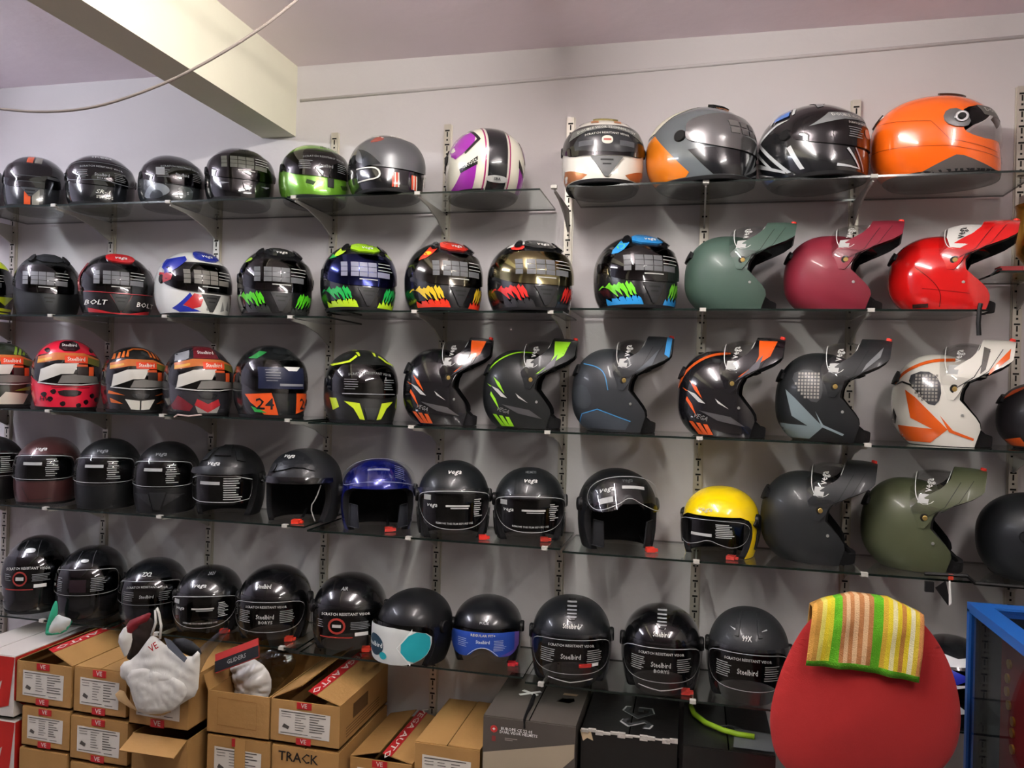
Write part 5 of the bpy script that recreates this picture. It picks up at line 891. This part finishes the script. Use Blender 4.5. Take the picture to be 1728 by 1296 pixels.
mb.tube([(xc+W*x_, -.36+D*y_, zt+h_) for x_, y_, h_ in ((-.42, .8, .0), (-.38, .62, .0), (-.25, .45, .0), (-.05, .33, .0), (.12, .28, .0), (.3, .27, 0))], .0085, 8); o = mb.build('cable_lock', mat('#8fb526', .4), smooth=True); tag(o, 'bright green coiled band lying on the black box by the red chair', 'cable')
stack_down('plain black box under the green band box, %s', 1151, 1308, 1374, -.36, 1, .2, BBX, 'printed_box')
# red and white cartons at the left edge
RED = mat('#b5261f', .4, var=.08); WCB = mat('#cfc8bf', .55)
for i, (px, lab) in enumerate((((-75, 24, 1103, 1205), 'red and white printed carton at the left edge, upper one'), ((-75, 24, 1212, 1320), 'red and white printed carton at the left edge, lower one'))):
    t, W, D, Hh, z0, xc = carton(lab, px, YL, (('l', 0), ('r', 0)) if i else (('l', 0), ('r', 0)), paper=False, tape=False, mt=WCB, name='printed_box')
    quadpatch('red_panel', (0, -.0012, 0), (1, 0, 0), (0, 0, 1), [[(-W/2, Hh*.35), (-W/2, Hh), (W/2, Hh), (W*.42, Hh*.2), (W*.2, Hh*.12), (W*.3, Hh*.6), (-W*.1, Hh*.3)]], RED, t)
    quadpatch('red_side', (W/2+.0012, 0, 0), (0, 1, 0), (0, 0, 1), [[(0, Hh), (D*.75, Hh), (D*.3, Hh*.55), (D*.12, Hh*.1), (0, Hh*.3)]], RED, t)
stack_down('plain red and white carton under the left edge pair, %s', -75, 24, 1324, YL, 2, .2, WCB, 'printed_box')

# ------------------------------------------------------------------ soft things: bag, wrap, mask, towel
def pillow(name, pts, Y, th, mt, parent=None, noise=.004, maxl=.012, seed=1, back=.4):
    """soft lump: outline on the plane Y (X, Z), bulging towards the room and a little backwards"""
    pts = chaikin(pts, 1); V2, FA = fill2d(pts, maxl, 6); P = np.array(pts, float); d = np.full(len(V2), 9.)
    for i in range(len(P)):
        a, b = P[i], P[(i+1) % len(P)]; ab = b-a; t = np.clip(((V2-a)@ab)/max(ab@ab, 1e-9), 0, 1); d = np.minimum(d, np.linalg.norm(V2-(a+t[:, None]*ab), axis=1))
    k = np.sqrt(np.clip(d/max(d.max(), 1e-6), 0, 1)); r = np.random.default_rng(seed); ph = r.uniform(0, 6.28, 8); w = r.uniform(25, 90, (8, 2))*r.choice([-1, 1], (8, 2))
    nz = np.array([abs(mnoise.noise(Vector((v[0]*14+seed*7, v[1]*26, seed))))*1.6+abs(mnoise.noise(Vector((v[0]*38, v[1]*30+seed*3, seed+4.))))*.7-.5 for v in V2])
    f = -(k*th+nz*noise*np.minimum(1, k*3)); bk_ = k*th*back
    n = len(V2); V = [(v[0], Y+f[i], v[1]) for i, v in enumerate(V2)]+[(v[0], Y+bk_[i], v[1]) for i, v in enumerate(V2)]
    return mk(name, V, FA+[tuple(n+q for q in g[::-1]) for g in FA], mt, parent, True)
def zmin(P, z):
    xc, W, D, z0, Hh = OPENC
    return [(min(max(a, xc-W/2+.014), xc+W/2-.014) if b < z0+Hh+.02 else a, max(b, z)) for a, b in P]
def pxpoly(pp, Y): return [tuple(atY(x, y, Y)[[0, 2]]) for x, y in pp]
BAGW = mat('#cfcdc5', .4)
bg = empty('plastic_bag', (0, 0, 0)); tag(bg, 'white plastic carrier bag hanging from the lowest shelf in front of the cartons', 'bag')
YB = -.50
pillow('bag_body', pxpoly([(204, 1118), (226, 1112), (252, 1076), (258, 1070), (284, 1092), (320, 1112), (338, 1094), (337, 1130), (334, 1172), (312, 1184), (284, 1204), (236, 1206), (226, 1188), (216, 1150), (202, 1143)], YB), YB, .03, BAGW, bg, .005, seed=3)
pillow('bag_fold', pxpoly([(212, 1132), (250, 1126), (288, 1138), (318, 1158), (312, 1180), (286, 1201), (238, 1204), (222, 1172)], YB-.022), YB-.022, .013, BAGW, bg, .005, seed=21)
pillow('bag_side', pxpoly([(197, 1078), (212, 1054), (222, 1064), (224, 1084), (212, 1112), (206, 1100)], YB), YB, .012, BAGW, bg, .004, seed=5)
pillow('dark_content', pxpoly([(214, 1062), (232, 1044), (256, 1036), (262, 1072), (240, 1104), (222, 1116), (212, 1110), (222, 1084)], YB+.02), YB+.02, .02, mat('#2a211d', .35), bg, .006, seed=6)
pillow('red_content', pxpoly([(212, 1050), (240, 1038), (256, 1032), (252, 1046), (232, 1062), (222, 1084), (214, 1074)], YB+.01), YB+.01, .016, mat('#6d1a20', .4), bg, .003, seed=7)
pillow('black_content', pxpoly([(286, 1078), (318, 1076), (344, 1100), (330, 1112), (300, 1098)], YB+.02), YB+.02, .015, BLK, bg, .004, seed=8)
pillow('clear_film', pxpoly([(318, 1110), (345, 1086), (374, 1062), (388, 1056), (384, 1070), (354, 1104), (338, 1134), (330, 1158), (310, 1150)], YB+.01), YB+.01, .01, FILMV, bg, .004, seed=9)
pillow('tan_card', pxpoly([(190, 1176), (206, 1160), (220, 1186), (240, 1204), (262, 1206), (300, 1190), (282, 1206), (262, 1209), (228, 1200)], YB+.014), YB+.014, .004, mat('#c9a878', .6), bg, .001, seed=10)
mb = MB(); H_ = [tuple(atY(x, y, YB-.004)) for x, y in ((256, 1072), (263, 1050), (262, 1030), (265, 1026), (268, 1034), (272, 1056), (270, 1078))]; mb.tube(H_, .004, 6); mb.build('handle', BAGW, bg, True)
o_ = atY(306, 1104, YB-.016); quadpatch('grey_print', (o_[0], o_[1]-.012, o_[2]), (1, 0, 0), (0, 0, 1), [[(-.055, .05), (-.03, .045), (.03, -.005), (.02, -.02), (-.04, .02)]], mat('#5b6068', .5), bg)
o_ = atY(264, 1090, YB-.02); flat_text('VE', (o_[0], o_[1]-.014, o_[2]), (.7, 0, .5), (-.5, 0, .7), .035, TAPE, bg)
# white wrapped bundle, clear film and card in the open carton
xc, W, D, z0, Hh = OPENC; Yw = -.28
bd = empty('wrapped_bundle', (xc, Yw, z0+.01)); tag(bd, 'white wrapped bundle in clear plastic standing in the open carton', 'bundle')
def rel(o, root): o.location = -Vector(root.location); return o
rel(pillow('white_wrap', zmin(pxpoly([(384, 1235), (376, 1172), (388, 1112), (404, 1104), (440, 1116), (458, 1140), (458, 1166), (452, 1176), (446, 1235)], Yw), z0+.008), Yw, .045, mat('#cfccc6', .3), bd, .016, seed=11), bd)
rel(pillow('clear_wrap', zmin(pxpoly([(430, 1180), (430, 1098), (470, 1092), (500, 1108), (498, 1130), (478, 1150), (458, 1172), (452, 1226), (434, 1226)], Yw+.06), z0+.008), Yw+.06, .04, FILMV, bd, .012, seed=12), bd)
cdp = empty('header_card', tuple(atY(400, 1106, Yw-.09))); tag(cdp, 'red and black header card lying on the white wrapped bundle', 'card')
R_ = Matrix.Rotation(-.42, 3, 'Y') @ Matrix.Rotation(-.5, 3, 'X')
mb = MB(); mb.box((-.085, -.002, -.032), (.085, .002, .03), 0, R_); mb.build('card', mat('#a02a24', .4), cdp); mb = MB(); mb.box((-.086, -.0032, -.03), (.086, -.002, .006), 0, R_); mb.build('black_band', BLK, cdp)
V, FA = textmesh('GLIDERS'); mk('lettering', [R_ @ Vector((v[0]*.02, -.004, v[1]*.02-.012)) for v in V], FA, mat('#8d8a86', .5), cdp)
# surgical mask hanging over the shelf edge
YMk = -.33; mk_ = empty('face_mask', tuple(atY(98, 1040, YMk))); tag(mk_, 'green and white surgical mask hanging over the edge of the lowest shelf', 'mask')
rel(pillow('mask_body', pxpoly([(84, 1052), (97, 1036), (106, 1040), (120, 1044), (120, 1050), (110, 1066), (92, 1071), (80, 1071)], YMk), YMk, .012, mat('#c3c8c4', .7), mk_, .005, seed=13), mk_)
rel(pillow('green_border', pxpoly([(92, 1014), (97, 1014), (98, 1036), (90, 1052), (85, 1066), (108, 1066), (121, 1046), (122, 1050), (110, 1069), (80, 1073), (76, 1070), (80, 1046)], YMk+.002), YMk+.002, .013, mat('#2fa37e', .6), mk_, .002, seed=14), mk_)

# ------------------------------------------------------------------ red chair with towel
YC = -.63
ch = empty('office_chair', (0, 0, 0)); c0 = atY(1460, 1160, YC); ch.location = (c0[0], YC, 0); tag(ch, 'red fabric office chair with rounded backrest in front of the shelves', 'chair')
REDF = mat('#a3201f', .85, bump=.12, bscale=500, var=.05, vscale=6, sheen=.2)
op = chaikin([(1297, 1218), (1306, 1165), (1330, 1100), (1364, 1045), (1404, 1018), (1450, 1008), (1500, 1014), (1545, 1036), (1588, 1088), (1614, 1150), (1624, 1215), (1612, 1275), (1570, 1318), (1460, 1332), (1350, 1318), (1308, 1280)], 2)
def relc(o): o.location = (-c0[0], -YC, 0); return o
relc(pillow('backrest', pxpoly(op, YC), YC, .035, REDF, ch, .0, .02, back=.9))
mb = MB(); zb = atY(1460, 1320, YC)[2]
mb.box((-.045, .02, .43), (.045, .05, zb+.15)); mb.build('back_support', BLK, ch)
V = [(x, y, z) for x, y, z in ()]
sp = [(math.copysign(abs(math.cos(a))**.55, math.cos(a))*.23, -.18+math.copysign(abs(math.sin(a))**.55, math.sin(a))*.22) for a in np.linspace(0, 2*math.pi, 33)[:-1]]
n = len(sp); VV = [(x*.94, y*.94+(-.18*.06), .41) for x, y in sp]+[(x, y, .43) for x, y in sp]+[(x, y, .47) for x, y in sp]+[(x*.92, y*.92-.18*.08, .49) for x, y in sp]
FA = [tuple(range(n))[::-1], tuple(range(3*n, 4*n))]+[(r*n+q, r*n+(q+1) % n, (r+1)*n+(q+1) % n, (r+1)*n+q) for r in range(3) for q in range(n)]
mk('seat', VV, FA, REDF, ch, True)
mb = MB(); mb.lathe([(.028, .1), (.028, .25), (.02, .25), (.02, .41)], (0, -.18, 0), 14); mb.build('gas_column', BLK, ch)
for q in range(5):
    a = q*2*math.pi/5+.3; mb = MB(); mb.tube([(0, -.18, .11), (.12*math.cos(a), -.18+.12*math.sin(a), .09), (0.205*math.cos(a), -.18+0.205*math.sin(a), .07)], [.025, .02, .016], 8); mb.build('base_arm', BLK, ch)
    mb = MB(); mb.tube([(0.205*math.cos(a)-.014*math.sin(a), -.18+0.205*math.sin(a)+.014*math.cos(a), .0275), (0.205*math.cos(a)+.014*math.sin(a), -.18+0.205*math.sin(a)-.014*math.cos(a), .0275)], .027, 14); mb.build('caster', BLK, ch)
# towel draped over the backrest top
tw = empty('towel', (0, 0, 0)); tag(tw, 'green, yellow and brown striped towel draped over the red chair', 'towel')
cols = ['#cf9a4a', '#b98a3c', '#d8cf6a', '#d9c52f', '#cfc433', '#58a81e', '#5fae20', '#b3794a', '#d7b48a', '#b3794a', '#d7b48a', '#b3794a', '#d7b48a', '#b3794a', '#5aa91e', '#58a81e', '#cfa93a', '#d9c532', '#ded6a0', '#d6c22f', '#b7803f', '#d9c52f', '#ded9b2', '#cfb83a', '#c98a52']
nc = len(cols)*2; topc = [atY(x, y, YC-.012) for x, y in zip(np.interp(np.linspace(0, 1, nc+1), [0, .1, .4, .7, 1], [1369, 1392, 1440, 1502, 1557]), np.interp(np.linspace(0, 1, nc+1), [0, .1, .4, .7, 1], [1026, 1016, 1006, 1014, 1040]))]
botc = [atY(x, y, YC-.052) for x, y in zip(np.linspace(1360, 1552, nc+1), np.interp(np.linspace(0, 1, nc+1), [0, .5, 1], [1124, 1134, 1154]))]
VV = []; NR = 12
for i in range(nc+1):
    tp, bt = topc[i], botc[i]; wv = .003*math.sin(i*.55)
    VV.append((tp[0], YC+.05, tp[2]-.16)); VV.append((tp[0], YC+.045, tp[2]-.05)); VV.append((tp[0], YC+.02, tp[2]+.004))
    for r in range(NR): f = r/(NR-1); VV.append((tp[0]+(bt[0]-tp[0])*f, YC-.022-.024*min(1, f*3)**.6-wv*f-.002*math.sin(f*9+i*.3), tp[2]+.006+(bt[2]-tp[2]-.006)*f))
R2_ = NR+3; FA = []; mi = []
for i in range(nc):
    for r in range(R2_-1): FA.append((i*R2_+r, (i+1)*R2_+r, (i+1)*R2_+r+1, i*R2_+r+1)); mi.append(5 if r == R2_-2 else i//2)
twm = [mat(c, .95, bump=.5, bscale=420, var=.12, vscale=90) for c in cols]
o = mk('cloth', VV, FA, twm, tw, True, midx=mi); md = o.modifiers.new('thick', 'SOLIDIFY'); md.thickness = .004; md.offset = 1

# ------------------------------------------------------------------ blue glass case with hanging medals
cx0, cy0, cz1 = 3.387, -.514, 1.147
BLUE = mat('#1c5aa8', .35, .1); CG = clearmat('case_glass', '#e2e8ee', .02, 1.12)
cs_ = empty('display_case', (cx0, cy0, 0)); tag(cs_, 'blue framed glass display case beside the red chair', 'display case')
WX, DY = .62, .95; b_ = .016; tr = .045
for x in (0, WX-b_):
    for y in (-DY, -b_): boxobj('post', (x, y, 0), (x+b_, y+b_, cz1-b_), BLUE, cs_)
for x in (0, WX-tr): boxobj('top_rail', (x, -DY, cz1-.022), (x+tr, 0, cz1), BLUE, cs_)
for y in (-DY, -tr): boxobj('top_rail', (tr, y, cz1-.022), (WX-tr, y+tr, cz1), BLUE, cs_)
boxobj('side_glass', (.006, -DY+b_, .06), (.010, -b_, cz1-.022), CG, cs_); boxobj('top_glass', (tr, -DY+tr, cz1-.010), (WX-tr, -tr, cz1-.005), CG, cs_)
boxobj('bottom_panel', (0, -DY, .03), (WX, 0, .06), BLUE, cs_); boxobj('back_panel', (b_, -.014, .06), (WX-b_, -.006, cz1-.022), mat('#1b1d20', .5), cs_); boxobj('end_panel', (WX-.012, -DY+b_, .06), (WX-.006, -b_, cz1-.022), mat('#1d1b1c', .5), cs_); boxobj('inner_shelf', (.02, -DY+.03, .74), (WX-.03, -.02, .748), CG, cs_)
def atX(x, y, X): d = ray(x, y); return CAM+d*((X-CAM[0])/d[0])
Xb = cx0+.06; e0 = atX(1688, 1200, Xb)[1]
bd2 = empty('medal_board', (Xb, e0-.18, .749)); tag(bd2, 'dark red board with a column of golden medals inside the blue case', 'board')
boxobj('board', (0, -.17, 0), (.01, .18, .34), mat('#6f1412', .6), bd2)
for i, (x, y) in enumerate(((1705, 1121), (1702, 1145), (1701, 1167), (1704, 1190), (1711, 1218), (1710, 1237), (1710, 1265))):
    P = atX(x, y, Xb); mb = MB(); mb.tube([(-.0005, P[1]-(e0-.18), P[2]-.749), (-.005, P[1]-(e0-.18), P[2]-.749)], .011, 14); mb.build('medal', mat('#b98a2c', .3, .7), bd2)
mb = MB(); mb.tube([(cx0+.022, cy0-.14, .753), (cx0+.022, cy0-.33, .753)], .004, 8); o = mb.build('brass_rod', mat('#a98a3e', .35, .6)); tag(o, 'thin brass rod lying inside the blue case', 'rod')
mb = MB(); mb.tube([(cx0+.042, cy0-.09, .762), (cx0+.042, cy0-.12, .763), (cx0+.043, cy0-.25, .763), (cx0+.043, cy0-.28, .76)], [.006, .012, .012, .004], 10); o = mb.build('lamp_tube', mat('#b9b9b2', .3)); tag(o, 'pale plastic tube lying inside the blue case', 'tube')

# ------------------------------------------------------------------ golden cup on the side shelf
p0 = atY(1688, 457, -.27); p1 = atY(1800, 455, -.27); zs_ = (p0[2]+p1[2])/2
V = MB().box((p0[0], -.27, zs_-GT), (p1[0], -.018, zs_)); o = mk('glass_shelf', V.V, V.F, [GLASS, EDGE], midx=[0, 0, 1, 1, 1, 1]); tag(o, 'short glass shelf carrying the golden cup', 'shelf', 'glass shelf plates')
t = empty('shelf_bracket', (RAILX[8], 0, zs_)); tag(t, 'bracket carrying the short golden cup shelf', 'bracket')
for q in bm_mesh: c_ = q.copy(); link(c_, t)
gp = atY(1722, 440, -.1); gc = empty('golden_cup', (gp[0]+.036, -.1, zs_)); tag(gc, 'tall golden trophy cup on the short glass shelf', 'trophy')
GOLD = mat('#b98433', .25, .75)
MB().lathe([(.055, 0), (.055, .012), (.035, .022), (.02, .03), (.03, .05)], (0, 0, 0), 24).build('foot', mat('#c9a13a', .2, .8), gc, True); MB().lathe([(.03, .05), (.046, .07), (.05, .15), (.047, .195), (.052, .215), (.048, .217), (.04, .18)], (0, 0, 0), 28).build('body', GOLD, gc, True)
rp = atY(1694, 454, -.25); ps = empty('red_pouch', (p0[0]+.022, -.245, zs_)); tag(ps, 'small red pouch with black cord on the short glass shelf', 'pouch')
MB().box((-.018, -.012, .0005), (.04, .03, .014)).build('pouch', mat('#8d2a2c', .5), ps); mb = MB(); e1 = atY(1672, 465, -.262); mb.tube([(-.016, -.014, .006), (-.03, -.02, .002), (e1[0]-p0[0]-.022, -.017, e1[2]-zs_)], .003, 6); mb.build('cord', BLK, ps)

# ------------------------------------------------------------------ small bits
# strap and tag over the fourth shelf edge
Yt = -.312; tg = empty('swing_tag', tuple(atY(1592, 985, Yt))); tag(tg, 'black swing tag with white edge hanging from the fourth shelf under the olive helmet', 'tag')
def relp(mb, root): mb.V = [tuple(np.array(v)-np.array(root.location)) for v in mb.V]; return mb
q = [atY(x, y, Yt) for x, y in ((1578, 992), (1596, 980), (1604, 1018), (1600, 1022))]; mb = MB(); mb.add([tuple(v) for v in q]+[(v[0], v[1]+.002, v[2]) for v in q], [(0, 1, 2, 3), (7, 6, 5, 4), (0, 4, 5, 1), (1, 5, 6, 2), (2, 6, 7, 3), (3, 7, 4, 0)]); relp(mb, tg).build('card', BLK, tg)
q = [atY(x, y, Yt-.001) for x, y in ((1601, 980), (1604, 980), (1606, 1018), (1601, 1022))]; mb = MB(); mb.add([tuple(v) for v in q], [(3, 2, 1, 0)]); relp(mb, tg).build('white_edge', WHT, tg)
mb = MB(); a_ = atY(1604, 973, Yt); mb.box(a_-np.array([.006, .004, .008]), a_+np.array([.006, .004, .008])); relp(mb, tg).build('red_clip', mat('#c0402c', .4), tg)
st = empty('strap', tuple(atY(1570, 985, Yt))); tag(st, 'black strap with buckle lying along the fourth shelf edge', 'strap')
mb = MB(); mb.tube([tuple(atY(x, y, Yt)) for x, y in ((1560, 968), (1600, 970), (1632, 972), (1645, 984), (1668, 986), (1728, 991))], .0055, 6); relp(mb, st).build('band', BLK, st)
mb = MB(); a_ = atY(1568, 990, Yt); mb.box(a_-np.array([.011, .005, .014]), a_+np.array([.011, .005, .014])); relp(mb, st).build('buckle', mat('#1a1a1b', .3), st)
# black strap hanging below the red flip-up helmet
mb = MB(); mb.tube([tuple(atY(x, y, -.31)) for x, y in ((1655, 512), (1653, 520), (1651, 545), (1652, 566))], .006, 6); o = mb.build('strap', BLK); tag(o, 'black strap hanging down below the glossy red helmet', 'strap')
mb = MB(); mb.tube([tuple(atY(x, y, -.306)) for x, y in ((294, 704), (300, 700), (318, 702), (340, 700))], .003, 6); o = mb.build('strap', mat('#c3aaa0', .6)); tag(o, 'pale strap end poking over the third shelf edge below the grey red helmet', 'strap')
# slack cable under the ceiling
pts = chaikin([tuple(atY(x, y, -1.0+.0*x)) for x, y in ((640, -150), (560, -55), (500, 2), (425, 60), (310, 127), (225, 162), (150, 184), (70, 190), (0, 184), (-120, 170), (-330, 120))], 2, False)
mb = MB(); mb.tube([tuple(p) for p in pts], .0035, 6); o = mb.build('cable', mat('#9a8f88', .6), smooth=True); tag(o, 'slack grey cable sagging under the ceiling beam', 'cable')
